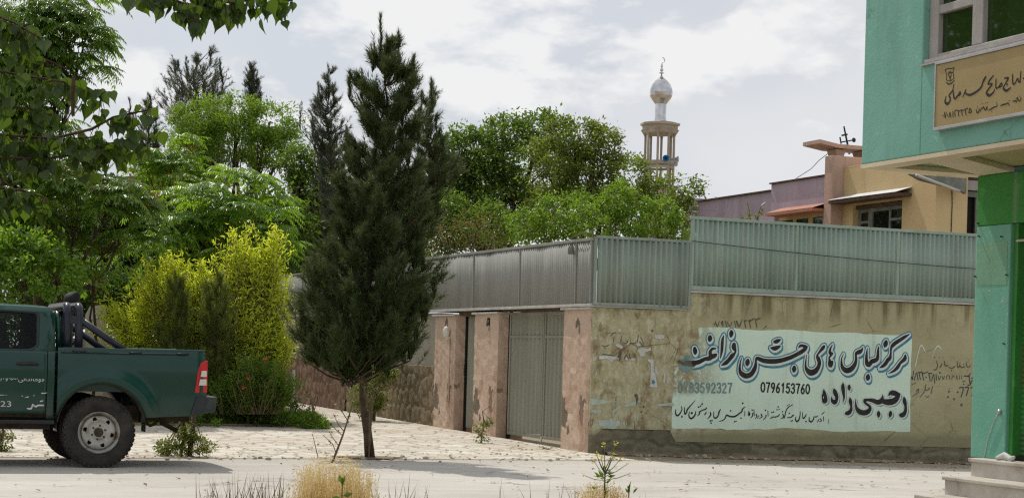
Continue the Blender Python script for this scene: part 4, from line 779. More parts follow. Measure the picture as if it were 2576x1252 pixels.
# gold sign box
sg = thing('shop_sign', 'gold coloured shop sign board with black lettering below the upper window', 'sign', (XB, 12.2, 3.42))
m = MB(); m.box(XB-.055, XB-.002, 10.2, 12.745, 3.425, 3.955); m.build('face', MT['gold'], sg, bevel=.004)
m = MB(); m.box(XB-.066, XB-.002, 10.2, 12.752, 3.956, 3.978); m.box(XB-.066, XB-.002, 10.2, 12.752, 3.40, 3.424); m.box(XB-.062, XB-.002, 12.746, 12.762, 3.40, 3.978); m.build('frame', MT['alu'], sg, bevel=.002)
xs_ = XB-.055
def SP(px, py): return onx(px, py, xs_)
gs = [[(370, 850, 4), (361, 892, 8), (375, 915, 11), (395, 905, 9), (408, 870, 8), (396, 840, 7), (426, 800, 6), (438, 745, 4)], [(432, 800, 6), (440, 862, 8), (457, 866, 6), (478, 835, 7), (492, 812, 7), (494, 832, 6), (460, 852, 5)],
 [(518, 852, 5), (545, 790, 5), (540, 822, 6), (582, 836, 9), (640, 806, 9), (680, 766, 9), (690, 735, 8), (700, 712, 10), (718, 680, 9)], [(786, 668, 5), (755, 706, 8), (740, 742, 6), (776, 740, 6), (740, 790, 8), (726, 820, 10), (750, 842, 11), (786, 815, 7), (796, 788, 4)], [(810, 698, 5), (808, 772, 6), (828, 772, 5), (855, 735, 7), (861, 756, 6), (832, 772, 5)],
 [(885, 690, 5), (917, 690, 8), (885, 750, 6), (875, 782, 9), (902, 799, 10), (937, 774, 5)], [(906, 745, 9)], [(955, 658, 5), (958, 735, 7), (976, 736, 6), (998, 695, 7), (1010, 722, 6)], [(1028, 632, 5), (1020, 726, 6)], [(1052, 690, 7), (1080, 700, 9)],
 [(343, 1020, 6)], [(355, 990, 4), (362, 1036, 4), (373, 990, 3)], [(383, 1015, 6)], [(395, 1032, 4), (404, 990, 3), (413, 1031, 4)], [(430, 983, 4), (430, 1030, 4)], [(449, 1026, 4), (447, 980, 4), (470, 971, 4)], [(480, 1021, 4), (477, 975, 4), (490, 980, 3), (501, 968, 4)], [(512, 1016, 4), (507, 970, 4), (521, 975, 3), (531, 963, 4)], [(545, 1011, 4), (541, 965, 4), (561, 955, 4)], [(570, 995, 4), (580, 955, 4), (593, 985, 4), (570, 995, 4)],
 [(635, 965, 3), (642, 992, 5), (657, 985, 5), (661, 958, 3)], [(670, 978, 5), (682, 952, 4)], [(690, 960, 4), (700, 943, 5), (716, 972, 4), (730, 938, 4), (731, 966, 3)], [(648, 945, 4)], [(690, 915, 4)], [(718, 908, 4)], [(734, 905, 4)], [(745, 972, 3), (766, 960, 5), (790, 946, 5), (816, 936, 4), (819, 913, 3)], [(770, 978, 4)], [(810, 903, 4)],
 [(850, 935, 3), (862, 925, 5), (882, 920, 5), (902, 915, 5), (916, 908, 4), (926, 927, 4)], [(925, 888, 4)], [(958, 893, 4), (976, 888, 5), (992, 897, 4), (996, 858, 3), (1012, 890, 4), (1027, 880, 4), (1029, 858, 3)], [(985, 868, 4)], [(1016, 848, 4)],
 [(362, 617, 2.5), (385, 606, 2.5), (410, 606, 2.5), (441, 596, 2.5)], [(441, 596, 2.5), (432, 640, 2.5), (440, 690, 2.5)], [(440, 690, 2.5), (405, 715, 2.5), (372, 705, 2.5)], [(372, 705, 2.5), (374, 660, 2.5), (362, 617, 2.5)], [(385, 652, 3), (400, 640, 3), (430, 640, 3)], [(392, 665, 3), (405, 630, 3), (416, 662, 3), (405, 680, 4), (392, 665, 3)], [(405, 680, 8), (406, 706, 5)], [(370, 726, 3), (395, 742, 5), (425, 728, 5), (441, 708, 3)]]
q = to_wall((3560, 0), 2.2352, gs, SP); D3, x3, z3 = capsules(q, .0022, .01); paint('lettering', D3-.0011, x3, z3, .0022, lambda y, z: (xs_-.002, y, z), MT['blackpaint'], sg)

# ------------------------------------------------------------------ ochre and mauve house behind the fence
X2, Y2, Y1, X1 = 19.305, 27.4, 30.494, 19.025; XP = 19.15
hs_ = thing('house', 'ochre and mauve painted house with peeling walls behind the teal fence', 'house', (20, 30, 0))
m = MB()
m.box(X2, X2+.25, Y2, 28.46, 0, 5.28); m.box(X2, X2+.25, 28.46, 30.14, 4.53, 5.28); m.box(X2, X2+.25, 30.14, Y1-.002, 0, 5.28); m.box(X2, X2+.25, 28.46, 30.14, 0, 3.5)
m.box(X2+.25, 20.0, Y2, Y2+.25, 0, 5.28); m.box(X2+.25, 26, Y1-.3, Y1-.002, 0, 5.28); m.box(X2-.0, 26, Y2, Y1-.002, 5.283, 5.32)
m.build('front_wall', MT['tan'], hs_)
m = MB(); m.box(X2+.06, X2+.24, 28.47, 30.13, 4.45, 4.52); m.build('shade_band', MT['brown'], hs_)
w = MB()
for a, b, c, d in ((28.47, 30.13, 4.38, 4.45), (28.47, 28.53, 3.5, 4.38), (29.02, 29.07, 3.5, 4.38), (29.63, 29.78, 3.5, 4.38), (30.05, 30.13, 3.5, 4.38), (28.53, 29.02, 4.17, 4.22), (29.78, 30.05, 4.17, 4.22)): w.box(X2+.12, X2+.18, a, b, c, d)
wo = w.build('window', MT['dkwood'], hs_, bevel=.004)
m = MB(); m.box(X2+.15, X2+.155, 28.53, 30.05, 3.5, 4.38); m.build('pane', MT['glass_dark'], wo)
m = MB(); m.prism([(X2+.2, 29.55, 4.37), (X2+.2, 29.0, 4.12), (X2+.2, 28.98, 4.37)], (.004, 0, 0)); m.build('curtain', MT['paper'], wo)
m = MB(); m.box(X2-.34, X2-.002, 28.16, 30.50, 4.565, 4.625); m.build('canopy', MT['brown'], hs_)
m = MB(); m.prism([(X2-.36, 28.15, 4.628), (X2-.003, 28.15, 4.74), (X2-.003, 30.48, 4.74), (X2-.36, 30.48, 4.628)], (0, 0, .006)); m.build('canopy_tin', MT['tin'], hs_)
m = MB(); m.box(X1, X1+.3, Y1, 30.765, 0, 5.53); m.box(X1+.3, 26, Y1, 30.765, 0, 5.53); m.build('pillar', MT['housepink'], hs_, bevel=.01)
m = MB(); m.box(XP, XP+.25, 30.767, 31.0, 0, 5.16); m.box(XP, XP+.25, 31.0, 32.9, 4.50, 5.16); m.box(XP, XP+.25, 31.0, 32.9, 0, 3.4); m.box(XP, XP+.25, 32.9, 33.06, 0, 5.16); m.box(XP+.03, XP+.28, 33.06, 37.2, 0, 5.02)
m.build('mauve_wall', MT['purple'], hs_, bevel=.006)
m = MB(); m.box(XP-.05, XP+.6, 30.767, 33.07, 5.163, 5.19); m.box(XP-.03, XP+.6, 33.075, 37.3, 5.023, 5.05); m.build('parapet_cap', MT['brown'], hs_)
m = MB(); m.box(XP-.03, XP+.3, 36.35, 36.55, 0, 5.10); m.build('chimney_stack', MT['purple'], hs_)
m = MB(); m.prism([(XP-.38, 30.78, 4.50), (XP-.002, 30.78, 4.62), (XP-.002, 32.62, 4.62), (XP-.38, 32.62, 4.50)], (0, 0, .006)); m.box(XP-.38, XP-.003, 30.78, 32.62, 4.44, 4.497); m.build('red_canopy', MT['redtin'], hs_)
w = MB()
for a, b, c, d in ((31.0, 32.9, 4.38, 4.498), (31.0, 31.06, 3.4, 4.38), (31.55, 31.7, 3.4, 4.38), (32.2, 32.3, 3.4, 4.38), (32.83, 32.9, 3.4, 4.38)): w.box(XP+.1, XP+.17, a, b, c, d)
wo = w.build('window', MT['tan'], hs_); m = MB(); m.box(XP+.13, XP+.135, 31.06, 32.83, 3.4, 4.38); m.build('pane', MT['glass_dark'], wo)
m = MB(); m.box(XP+.3, 25.9, 31, 37, 4.9, 4.95); m.box(25.8, 26, 27.9, 37.2, 0, 5); m.build('roof_slab', MT['concrete'], hs_)
# recessed side with dark window and broken eave
m = MB(); m.box(20.0, 20.62, Y2+.5, Y2+.7, 0, 3.4); m.box(20.0, 20.62, Y2+.5, Y2+.7, 4.70, 5.1); m.box(20.62, 24, Y2+.5, Y2+.7, 0, 5.1); m.box(20.0, 20.05, Y2+.25, Y2+.5, 0, 5.1); m.build('side_wall', MT['brown'], hs_)
m = MB(); m.box(20.05, 20.6, Y2+.55, Y2+.6, 3.4, 4.7); m.build('dark_window', MT['dark'], hs_)
w = MB(); w.box(20.02, 20.62, Y2+.46, Y2+.5, 4.60, 4.70); w.box(20.52, 20.6, Y2+.46, Y2+.5, 3.4, 4.6); w.box(20.02, 20.06, Y2+.46, Y2+.5, 3.4, 4.6); w.build('window_frame', MT['dkwood'], hs_)
m = MB(); m.box(20.05, 20.6, Y2+.4, Y2+.49, 4.72, 4.9); m.build('sheet_patch', MT['winframe'], hs_)
p0 = ony((3180+1240/3.1306)/1.5652, (550+425/3.1306)/1.5652, Y2-.2); p1_ = ony((3180+1940/3.1306)/1.5652, (550+480/3.1306)/1.5652, Y2-.2)
m = MB(); m.prism([(p0[0], Y2-.25, p0[2]), (p1_[0], Y2-.25, p1_[2]), (p1_[0], Y2-.25, p1_[2]-.28), (p1_[0]-.15, Y2-.25, p1_[2]-.22), (p0[0]+.25, Y2-.25, p0[2]-.10)], (0, .08, 0)); m.build('broken_eave', MT['dkwood'], hs_)
m = MB(); m.tube([p0+np.array([.1, -.1, -.02]), p1_+np.array([-.18, -.1, -.25])], .028, 6); m.build('gutter_pipe', MT['coping'], hs_, smooth=True)
m = MB(); m.tube([(19.64, Y2-.01, 4.75), (19.66, Y2-.01, 4.4), (19.65, Y2-.01, 3.5)], .008, 5); m.build('cable', MT['wire'], hs_)
# concrete bench like slab and antennas on its roof
rs_ = thing('roof_slab_table', 'pinkish concrete slab on short legs standing on the house roof', 'slab', (19.5, 31, 5.53))
m = MB(); m.prism([(18.95, 30.85, 5.80), (19.28, 31.15, 5.80), (19.42, 31.0, 5.72), (21.2, 31.0, 5.72), (21.2, 31.5, 5.72), (19.5, 31.6, 5.72), (19.05, 31.5, 5.80)][0:1]+[(19.40, 30.85, 5.735), (21.2, 30.85, 5.735), (21.2, 31.5, 5.735), (19.40, 31.5, 5.735), (18.95, 31.5, 5.80)], (0, 0, .075)); m.build('top', MT['housepink'], rs_)
for x in (19.42, 20.02): m = MB(); m.add([(x-.03, 30.95, 5.72), (x+.20, 30.95, 5.72), (x+.20, 31.3, 5.72), (x-.03, 31.3, 5.72), (x+.03, 30.98, 5.50), (x+.15, 30.98, 5.50), (x+.15, 31.25, 5.50), (x+.03, 31.25, 5.50)], [(0, 1, 5, 4), (1, 2, 6, 5), (2, 3, 7, 6), (3, 0, 4, 7), (0, 3, 2, 1), (4, 5, 6, 7)]); m.build('leg', MT['housepink'], rs_)
an = thing('antenna', 'thin dark antenna mast with small dishes on the house roof', 'antenna', (19.95, 31.2, 5.53))
a = at(2137, 388, 37.2); b = at(2123, 318, 37.2); m = MB(); m.tube([a, (a+b)/2, b], [.022, .02, .016], 6); m.build('mast', MT['black'], an)
m = MB(); c = at(2129, 352, 37.2); m.tube([at(2114, 358, 37.2), at(2150, 352, 37.2)], .014, 5); m.tube([at(2117, 341, 37.2), at(2132, 338, 37.2)], .02, 5); m.tube([at(2113, 345, 37.2), at(2116, 362, 37.2)], .016, 5); m.build('crossbar', MT['black'], an)
m = MB(); m.lathe([(.0, 0), (.03, .01), (.05, .03)], at(2150, 352, 37.2), 10, 'y', cap=False); m.build('dish', MT['black'], an)
m = MB(); P = [at(1998, 452, 37), at(2040, 425, 36.8), at(2062, 402, 36.6), at(2085, 385, 36.5)]; m.tube(P, .007, 5); tag(m.build('cable', MT['wire'], None), 'thin loose cable rising from the mauve parapet to the roof slab', 'cable')

# ------------------------------------------------------------------ minaret
T = 100.; k = T/F; bx_, by_, _ = at(1650, 700, T)
mn = thing('minaret', 'stone minaret with an open gallery and a shiny steel onion dome', 'minaret', (bx_, by_, 0))
def zpx(py): return at(1652, py, T)[2]
o3 = (bx_, by_, 0)
m = MB(); m.lathe([(1.15, 0), (1.0, zpx(500)), (.98, zpx(478)), (1.06, zpx(478)), (1.06, zpx(470)), (.6, zpx(470))], o3, 8, a0=.2); m.build('shaft', MT['minaret'], mn)
for i in range(8):
    t = 2*math.pi*i/8+.2; x, y = bx_+.80*math.cos(t), by_+.80*math.sin(t); m = MB()
    m.tube([(x, y, zpx(472)), (x, y, zpx(345)), (x+.03*math.cos(t), y+.03*math.sin(t), zpx(338)), (x+.12*math.cos(t), y+.12*math.sin(t), zpx(326))], [.072, .072, .095, .17], 8); m.build('column', MT['minaret'], mn)
m = MB(); m.lathe([(.70, zpx(340)), (.98, zpx(336)), (1.0, zpx(318)), (1.12, zpx(316)), (1.12, zpx(311)), (.3, zpx(304)), (.28, zpx(318))], o3, 8, a0=.2); m.build('gallery_roof', MT['minaret'], mn)
m = MB(); m.lathe([(.78, zpx(414)), (.90, zpx(414)), (.90, zpx(406)), (.78, zpx(406)), (.78, zpx(414))], o3, 16, cap=False); m.lathe([(.78, zpx(425)), (.86, zpx(425)), (.86, zpx(419)), (.78, zpx(419)), (.78, zpx(425))], o3, 16, cap=False); m.build('ring_beam', MT['minaret'], mn)
m = MB(); m.lathe([(.40, zpx(306)), (.34, zpx(302)), (.315, zpx(298)), (.315, zpx(262))], o3, 12); m.build('drum', MT['steel'], mn)
prof = [(.32, 262), (.40, 257), (.54, 249), (.625, 241), (.645, 233), (.61, 223), (.50, 212), (.36, 204), (.22, 199), (.11, 195), (.05, 190)]
m = MB(); m.lathe([(r_, zpx(p)) for r_, p in prof], o3, 12); m.build('dome', MT['steel'], mn)
prof = [(.03, 191), (.03, 186), (.16, 184), (.04, 181), (.09, 178), (.10, 175), (.02, 170), (.07, 169), (.07, 168), (.015, 158), (.01, 156)]
m = MB(); m.lathe([(r_, zpx(p)) for r_, p in prof], o3, 10); fi = m.build('finial', MT['steel'], mn, smooth=True)
c = np.array([bx_, by_, zpx(151)]); m = MB(); m.tube([c+.14*(math.cos(t)*RT+math.sin(t)*UP) for t in np.linspace(-1.9, 1.75, 14)], [.008+.03*math.sin(math.pi*i/13) for i in range(14)], 6); m.build('crescent', MT['steel'], mn, smooth=True)
def horn(px, py, dirv, mat, label, back=.55):
    c = at(px, py, T-1.0 if abs(dirv@FW) > .6 else T); t_ = thing('loudspeaker', label, 'loudspeaker', c-dirv*back, 'horn loudspeakers on the minaret ring')
    d = Vector(dirv); mt = d.to_track_quat('Z', 'Y').to_matrix(); m_ = MB(); m_.lathe([(.05, -back), (.06, -.30), (.08, -.18), (.13, -.06), (.185, 0), (.155, -.02), (.08, -.12), (.03, -.2)], (0, 0, 0), 14, cap=False)
    m_.v = [tuple(mt @ Vector(v)+Vector(c)) for v in m_.v]; m_.build('bell', mat, t_, smooth=True)
    m_ = MB(); m_.lathe([(.0, -back-.16), (.09, -back-.15), (.10, -back), (.05, -back+.02)], (0, 0, 0), 10); m_.v = [tuple(mt @ Vector(v)+Vector(c)) for v in m_.v]; m_.build('driver', mat, t_, smooth=True)
horn(1675, 398, -FW, MT['bluehorn'], 'bright blue horn loudspeaker on the minaret ring', .4)
horn(1601, 397, -RT+.25*UP, MT['horn'], 'grey horn loudspeaker pointing away at the minaret ring beside the tree crown')
horn(1706, 400, RT*.95+.05*UP-.3*FW, MT['horn'], 'grey horn loudspeaker pointing to open sky, higher of two side by side')
horn(1700, 411, RT*.7-.7*FW, MT['horn'], 'grey horn loudspeaker tucked just under another, lowest on the minaret ring')
# ================================================================== PICKUP TRUCK (local x: 0 at the rear axle, nose towards -x; near side is -y)
TX, TY = 3.294, 20.555+.89
tk = thing('pickup_truck', 'dark green double cab pickup truck with white lettering on its door, parked on the road', 'pickup truck', (TX, TY, 0))
def Tw(x, y, z): return (TX+x, TY+y, z)
def shift_mb(m): m.v = [(v[0]+TX, v[1]+TY, v[2]) for v in m.v]; return m
def prof_y(z):      # body side section
    zs = [.5, .60, .80, 1.0, 1.12, 1.24, 1.30, 1.36]; ys = [.845, .862, .880, .890, .893, .885, .872, .855]
    return float(np.interp(z, zs, ys))
def arch(x, cx_, r=.50, cz_=.46): d = r*r-(x-cx_)**2; return cz_+math.sqrt(d) if d > 0 else -1
def flare(x, z, cx_): 
    d = math.hypot(x-cx_, z-.44); return .034*math.exp(-((d-.60)/.075)**2)*(1 if z > .45 else .3)+.016*math.exp(-((d-.54)/.05)**2)
def side(x0, x1, zb, zt, cxs, n=60, rows=18, sgn=-1, yoff=0.):
    xs_ = np.linspace(x0, x1, n); P = []
    for x in xs_:
        lo = max([zb(x)]+[arch(x, c) for c in cxs]); hi = zt(x); row = []
        for q in np.linspace(0, 1, rows):
            z = lo+(hi-lo)*q; row.append((x, sgn*(prof_y(z)+sum(flare(x, z, c) for c in cxs)+yoff), z))
        P.append(row)
    return np.array(P)
body = MB(); bedm = MB()
sill = lambda x: .545
belt = lambda x: 1.305
def nose_top(x): return float(np.interp(x, [-3.86, -3.80, -3.5, -2.78, -2.72], [.86, 1.0, 1.09, 1.19, 1.305]))
for sg_ in (-1, 1):
    for a, b in ((-.592, -.515), (-2.62, -1.452)): body.grid(side(a, b, sill, belt, [], 10, 14, sg_))
    body.grid(side(-3.84, -2.63, lambda x: .52, nose_top, [-3.0], 50, 16, sg_))
for x in (-.515,): body.grid(np.array([[(x, y, z) for z in (.545, 1.0, 1.305)] for y in (-.872, .872)]))
# hood, nose
P = np.array([[(x, y, nose_top(x)+.03*(1-(y/.86)**2)) for y in np.linspace(-.86, .86, 9)] for x in np.linspace(-3.84, -2.63, 14)]); body.grid(P)
body.grid(np.array([[(-3.84-.05*(1-(y/.86)**2), y, z) for z in (.5, .7, .86)] for y in np.linspace(-.86, .86, 9)]))
# green house sides with window openings
def gy(z): return .868-(z-1.30)*.34-.25*max(0, z-1.72)**1.0
def rounded(pts, r=.05, k=4):
    o = []; n = len(pts)
    for i in range(n):
        p0, p1, p2 = [np.array(pts[(i+j) % n], float) for j in (-1, 0, 1)]; a = (p0-p1)/np.linalg.norm(p0-p1); b = (p2-p1)/np.linalg.norm(p2-p1)
        for t in np.linspace(0, 1, k): o.append(tuple((p1+a*r)*(1-t)**2+2*(p1)*t*(1-t)+(p1+b*r)*t*t))
    return o
w_rear = rounded([(-.705, 1.345), (-.690, 1.735), (-1.385, 1.755), (-1.385, 1.315), (-.80, 1.315)], .055)
w_front = rounded([(-1.485, 1.315), (-1.485, 1.755), (-1.93, 1.74), (-2.52, 1.325)], .055)
outer = [(-.515, 1.305), (-.515, 1.66), (-.528, 1.74), (-.56, 1.79), (-1.2, 1.805), (-1.95, 1.79), (-2.66, 1.31), (-2.62, 1.305)]
for sg_ in (-1, 1):
    loops = [[Vector((x, z, 0)) for x, z in lp] for lp in (outer, w_rear, w_front)]
    tri = tessellate_polygon(loops); fl = [p for lp in (outer, w_rear, w_front) for p in lp]
    body.add([(x, sg_*gy(z), z) for x, z in fl], [tuple(t) for t in tri])
# roof, back wall, windscreen surround
xs_ = [-.560, -.60, -.72, -1.2, -1.7, -1.95]; zt = [1.79, 1.815, 1.825, 1.835, 1.828, 1.79]
P = []
for x, z in zip(xs_, zt):
    w_ = gy(1.79)+.004; P.append([(x, y*w_, z-.045*abs(y)**6 if abs(x+.56) > .01 and abs(x+1.95) > .01 else 1.79) for y in np.linspace(-1, 1, 15)])
body.grid(np.array(P))
bk = [(-.515, 1.305), (-.515, 1.66), (-.528, 1.74), (-.56, 1.79)]
body.grid(np.array([[(x, y*gy(z), z) for x, z in ((-.515, 1.305), (-.515, 1.40))] for y in (-1, 1)])); body.grid(np.array([[(x, y*gy(z), z) for x, z in bk[1:]] for y in (-1, 1)]))
for y in (-1, 1): body.add([(-.515, y*gy(1.4), 1.4), (-.515, y*.62, 1.4), (-.515, y*.55, 1.66), (-.515, y*gy(1.66), 1.66)], [(0, 1, 2, 3)])
bo = shift_mb(body).build('body', MT['car'], tk, auto=True); solid(bo, .012)
core = MB(); core.box(-3.75, -.53, -.80, .80, .56, 1.28) ; core.box(-2.5, -.52, -.66, .66, .42, .555); co_ = shift_mb(core).build('underbody', MT['under'], tk)
# doors
for sg_ in (-1, 1):
    d = MB(); d.grid(side(-1.444, -.600, lambda x: .60, belt, [], 22, 16, sg_, .003)); do = shift_mb(d).build('door', MT['car'], tk, smooth=True); solid(do, .012)
    h = MB(); h.tube([(-.70, sg_*.905, 1.155), (-.74, sg_*.925, 1.16), (-.86, sg_*.925, 1.16), (-.93, sg_*.905, 1.155)], [.014, .019, .019, .014], 8); shift_mb(h).build('handle', MT['black'], do, smooth=True)
    h = MB(); h.lathe([(.0, -.004), (.06, -.002), (.055, .006), (0, .004)], (-.80, sg_*.889, 1.158), 14, 'y'); shift_mb(h).build('handle_recess', MT['black'], do, smooth=True)
    d = MB(); d.grid(side(-2.62, -1.456, lambda x: .60, belt, [], 22, 16, sg_, .003)); shift_mb(d).build('door', MT['car'], tk, smooth=True)
    for lp, nm in ((w_rear, 'window'), (w_front, 'window')):
        g_ = MB(); g_.add([(x, sg_*(gy(z)-.010), z) for x, z in lp], [tuple(range(len(lp)))]); wg = shift_mb(g_).build(nm, MT['carglass'], tk)
        n_ = len(lp); c_ = np.mean(lp, 0); s_ = MB(); inn = [tuple(c_+(np.array(p)-c_)*.955) for p in lp]; ot = [tuple(c_+(np.array(p)-c_)*1.035) for p in lp]
        s_.add([(x, sg_*(gy(z)+.009), z) for x, z in ot]+[(x, sg_*(gy(z)-.004), z) for x, z in inn], [(i, (i+1) % n_, n_+(i+1) % n_, n_+i) for i in range(n_)]); shift_mb(s_).build('window_seal', MT['black'], wg)
    r_ = MB(); r_.box(-2.5, -.50, sg_*.80-.09, sg_*.80+.09, .485, .535); shift_mb(r_).build('running_board', MT['black'], tk, bevel=.012)
g_ = MB(); g_.add([(-1.98, -.66, 1.775), (-1.98, .66, 1.775), (-2.68, .80, 1.30), (-2.68, -.80, 1.30)], [(0, 1, 2, 3)]); shift_mb(g_).build('windscreen', MT['carglass'], tk)
g_ = MB(); g_.add([(-.517, -.62, 1.4), (-.517, .62, 1.4), (-.517, .55, 1.66), (-.517, -.55, 1.66)], [(0, 1, 2, 3)]); shift_mb(g_).build('rear_window', MT['carglass'], tk)
s_ = MB(); s_.box(-1.12, -.98, -.62, .62, 1.0, 1.42); 
for y in (-.4, .4): s_.box(-1.08, -1.0, y-.12, y+.12, 1.44, 1.62); s_.box(-1.95, -1.83, y-.24, y+.24, 1.0, 1.48)
shift_mb(s_).build('seats', MT['dark'], tk, bevel=.03)
# load bed
rt = lambda x: 1.335+.010*(x+.49)
lowb = lambda x: float(np.interp(x, [-.49, .4, .55, 1.02, 1.20], [.56, .575, .575, .60, .66]))
def rearx(z): return 1.178+.05*max(0, min(1, (1.345-z)/.5))
for sg_ in (-1, 1):
    P = side(-.480, 1.178, lowb, rt, [.02], 90, 22, sg_)
    for i in range(P.shape[0]):
        for j in range(P.shape[1]):
            if P[i, j, 0] > .9: P[i, j, 0] += (rearx(P[i, j, 2])-1.178)*(P[i, j, 0]-.9)/.278; P[i, j, 1] -= sg_*.05*max(0, (P[i, j, 0]-1.10)/.12)**2
    bedm.grid(P)
    a = sg_*.862; bedm.grid(np.array([[(x, y, rt(x)+dz) for y, dz in ((sg_*prof_y(1.335), 0.), (sg_*.850, .014), (sg_*.80, .016), (sg_*.775, .0), (sg_*.775, -.45))] for x in np.linspace(-.48, 1.185, 20)]))
    bedm.grid(np.array([[(.02+.50*math.cos(t), sg_*y, .46+.50*math.sin(t)) for y in (.90, .62)] for t in np.linspace(-.1, math.pi+.1, 24)]))
bedm.box(-.47, 1.20, -.774, .774, .86, .90); bedm.box(-.48, -.45, -.86, .86, .62, 1.325)
bb = shift_mb(bedm).build('bed', MT['car'], tk, auto=True)
m = MB(); m.box(1.165, 1.215, -.76, .76, .70, 1.335); tg = shift_mb(m).build('tailgate', MT['car'], tk, bevel=.012)
m = MB(); m.box(-.45, 1.1, -.5, .5, .52, .70); m.box(.0-.15, .17, -.62, .62, .37, .46); m.tube([(.8, -.30, .50), (1.0, -.34, .40)], .03, 6); m.tube([(.55, -.6, .53), (.62, -.62, .47), (.70, -.60, .50)], .018, 6); shift_mb(m).build('chassis', MT['under'], tk)
for sg_ in (-1, 1):
    m = MB(); P = np.array([[(.02+r__*math.cos(t), sg_*yy, .46+r__*math.sin(t)) for r__, yy in ((.500, .885), (.485, .875), (.49, .60))] for t in np.linspace(.15, math.pi-.1, 26)]); m.grid(P); shift_mb(m).build('wheel_arch', MT['under'], tk, smooth=True)
    m = MB(); m.box(.475, .50, sg_*.76-.09, sg_*.76+.09, .52, .86); shift_mb(m).build('mud_flap', MT['black'], tk)
    for x in (-.25, .38, .92):
        m = MB(); m.tube([(x-.07, sg_*.885, 1.315), (x-.03, sg_*.905, 1.315), (x+.03, sg_*.905, 1.315), (x+.07, sg_*.885, 1.315)], .010, 6); shift_mb(m).build('tie_hook', MT['black'], bb, smooth=True)
m = MB(); m.tube([(-.45, -.895, 1.300), (.3, -.897, 1.303), (1.0, -.893, 1.313)], .006, 5); shift_mb(m).build('rope_rail', MT['black'], bb)
# tail lights
for sg_ in (-1, 1):
    yf = lambda x: sg_*(.893-.05*max(0, (x-1.10)/.12)**2+.008)
    pts = [(1.135, 1.218), (1.205, 1.245), (1.213, 1.245), (1.225, 1.05), (1.228, .868), (1.072, .868), (1.085, .96), (1.10, 1.10)]
    m = MB(); m.prism([(x, yf(x), z) for x, z in pts], (0, -sg_*.06, 0)); m.prism([(1.216, sg_*.835, .87), (1.216, sg_*.70, .87), (1.216, sg_*.72, 1.24), (1.216, sg_*.835, 1.24)], (.014, 0, 0)); tlx = shift_mb(m).build('tail_light', MT['red'], tk, bevel=.006)
    for (za, zb_) in ((.955, 1.028), (1.055, 1.125)):
        m = MB(); x0_ = 1.118 if za < 1 else 1.136
        m.prism([(x0_, yf(x0_)+sg_*.004, za), (1.216, yf(1.216)+sg_*.004, za), (1.214, yf(1.214)+sg_*.004, zb_), (x0_+.012, yf(x0_)+sg_*.004, zb_)], (0, -sg_*.02, 0)); shift_mb(m).build('lens', MT['lens'], tlx, bevel=.003)
# bumper
m = MB(); z0_, z1_ = .66, .822
P = [(1.03, -.905, .60), (1.06, -.905, .63), (1.10, -.91, .82), (1.40, -.80, .818), (1.43, -.5, .818), (1.43, .5, .818), (1.40, .80, .818), (1.10, .91, .82), (1.03, .905, .60)]
top = [(1.095, -.905), (1.24, -.90), (1.36, -.80), (1.40, -.5), (1.40, .5), (1.36, .80), (1.24, .90), (1.095, .905)]
bot = [(1.035, -.895), (1.18, -.89), (1.34, -.79), (1.385, -.5), (1.385, .5), (1.34, .79), (1.18, .89), (1.035, .895)]
zbot = [.605, .62, .655, .66, .66, .655, .62, .605]
m.add([(x, y, .822) for x, y in top]+[(x, y, z) for (x, y), z in zip(bot, zbot)], [(i, i+1, 8+i+1, 8+i) for i in range(7)]+[tuple(range(8)), tuple(range(15, 7, -1)), (0, 8, 15, 7)])
shift_mb(m).build('bumper', MT['bumper'], tk, bevel=.012)
m = MB(); m.box(1.25, 1.42, -.06, .06, .60, .64); m.lathe([(.012, 0), (.025, .03), (.025, .06), (.0, .075)], (1.41, 0, .64), 10); shift_mb(m).build('tow_hitch', MT['under'], tk)
# roll bars
for xb in (-.365, -.235):
    m = MB(); arc = [(xb, -.70-.075*math.cos(t)+.075-.0, 1.725+.115*math.sin(t)) for t in np.linspace(0, math.pi/2, 7)]
    arc = [(xb, -.72+.115*(1-math.cos(t)), 1.71+.115*math.sin(t)) for t in np.linspace(0, math.pi/2, 7)]
    pts = [(xb, -.73, 1.33), (xb, -.725, 1.55)]+arc+[(x, -y, z) for x, y, z in arc[::-1]]+[(xb, .725, 1.55), (xb, .73, 1.33)]
    m.tube(pts, .046, 12); shift_mb(m).build('roll_bar', MT['blackmetal'], tk, smooth=True)
for sg_ in (-1, 1):
    m = MB(); m.tube([(-.22, sg_*.725, 1.67), (.30, sg_*.745, 1.32)], .040, 12); shift_mb(m).build('roll_bar_stay', MT['blackmetal'], tk, smooth=True)
    m = MB(); m.box(-.34, -.262, sg_*.74-.02, sg_*.74+.02, 1.62, 1.705); shift_mb(m).build('bracket', MT['blackmetal'], tk, bevel=.006)
    m = MB(); m.box(-.42, .10, sg_*.80-.03, sg_*.80+.03, 1.345, 1.358); shift_mb(m).build('mounting_plate', MT['blackmetal'], tk, bevel=.004)
m = MB(); m.tube([(-.455, -.70, 1.33), (-.462, -.69, 1.66), (-.47, -.63, 1.735), (-.47, 0, 1.75), (-.47, .63, 1.735), (-.462, .69, 1.66), (-.455, .7, 1.33)], .03, 10); shift_mb(m).build('roll_bar', MT['car'], tk, smooth=True)
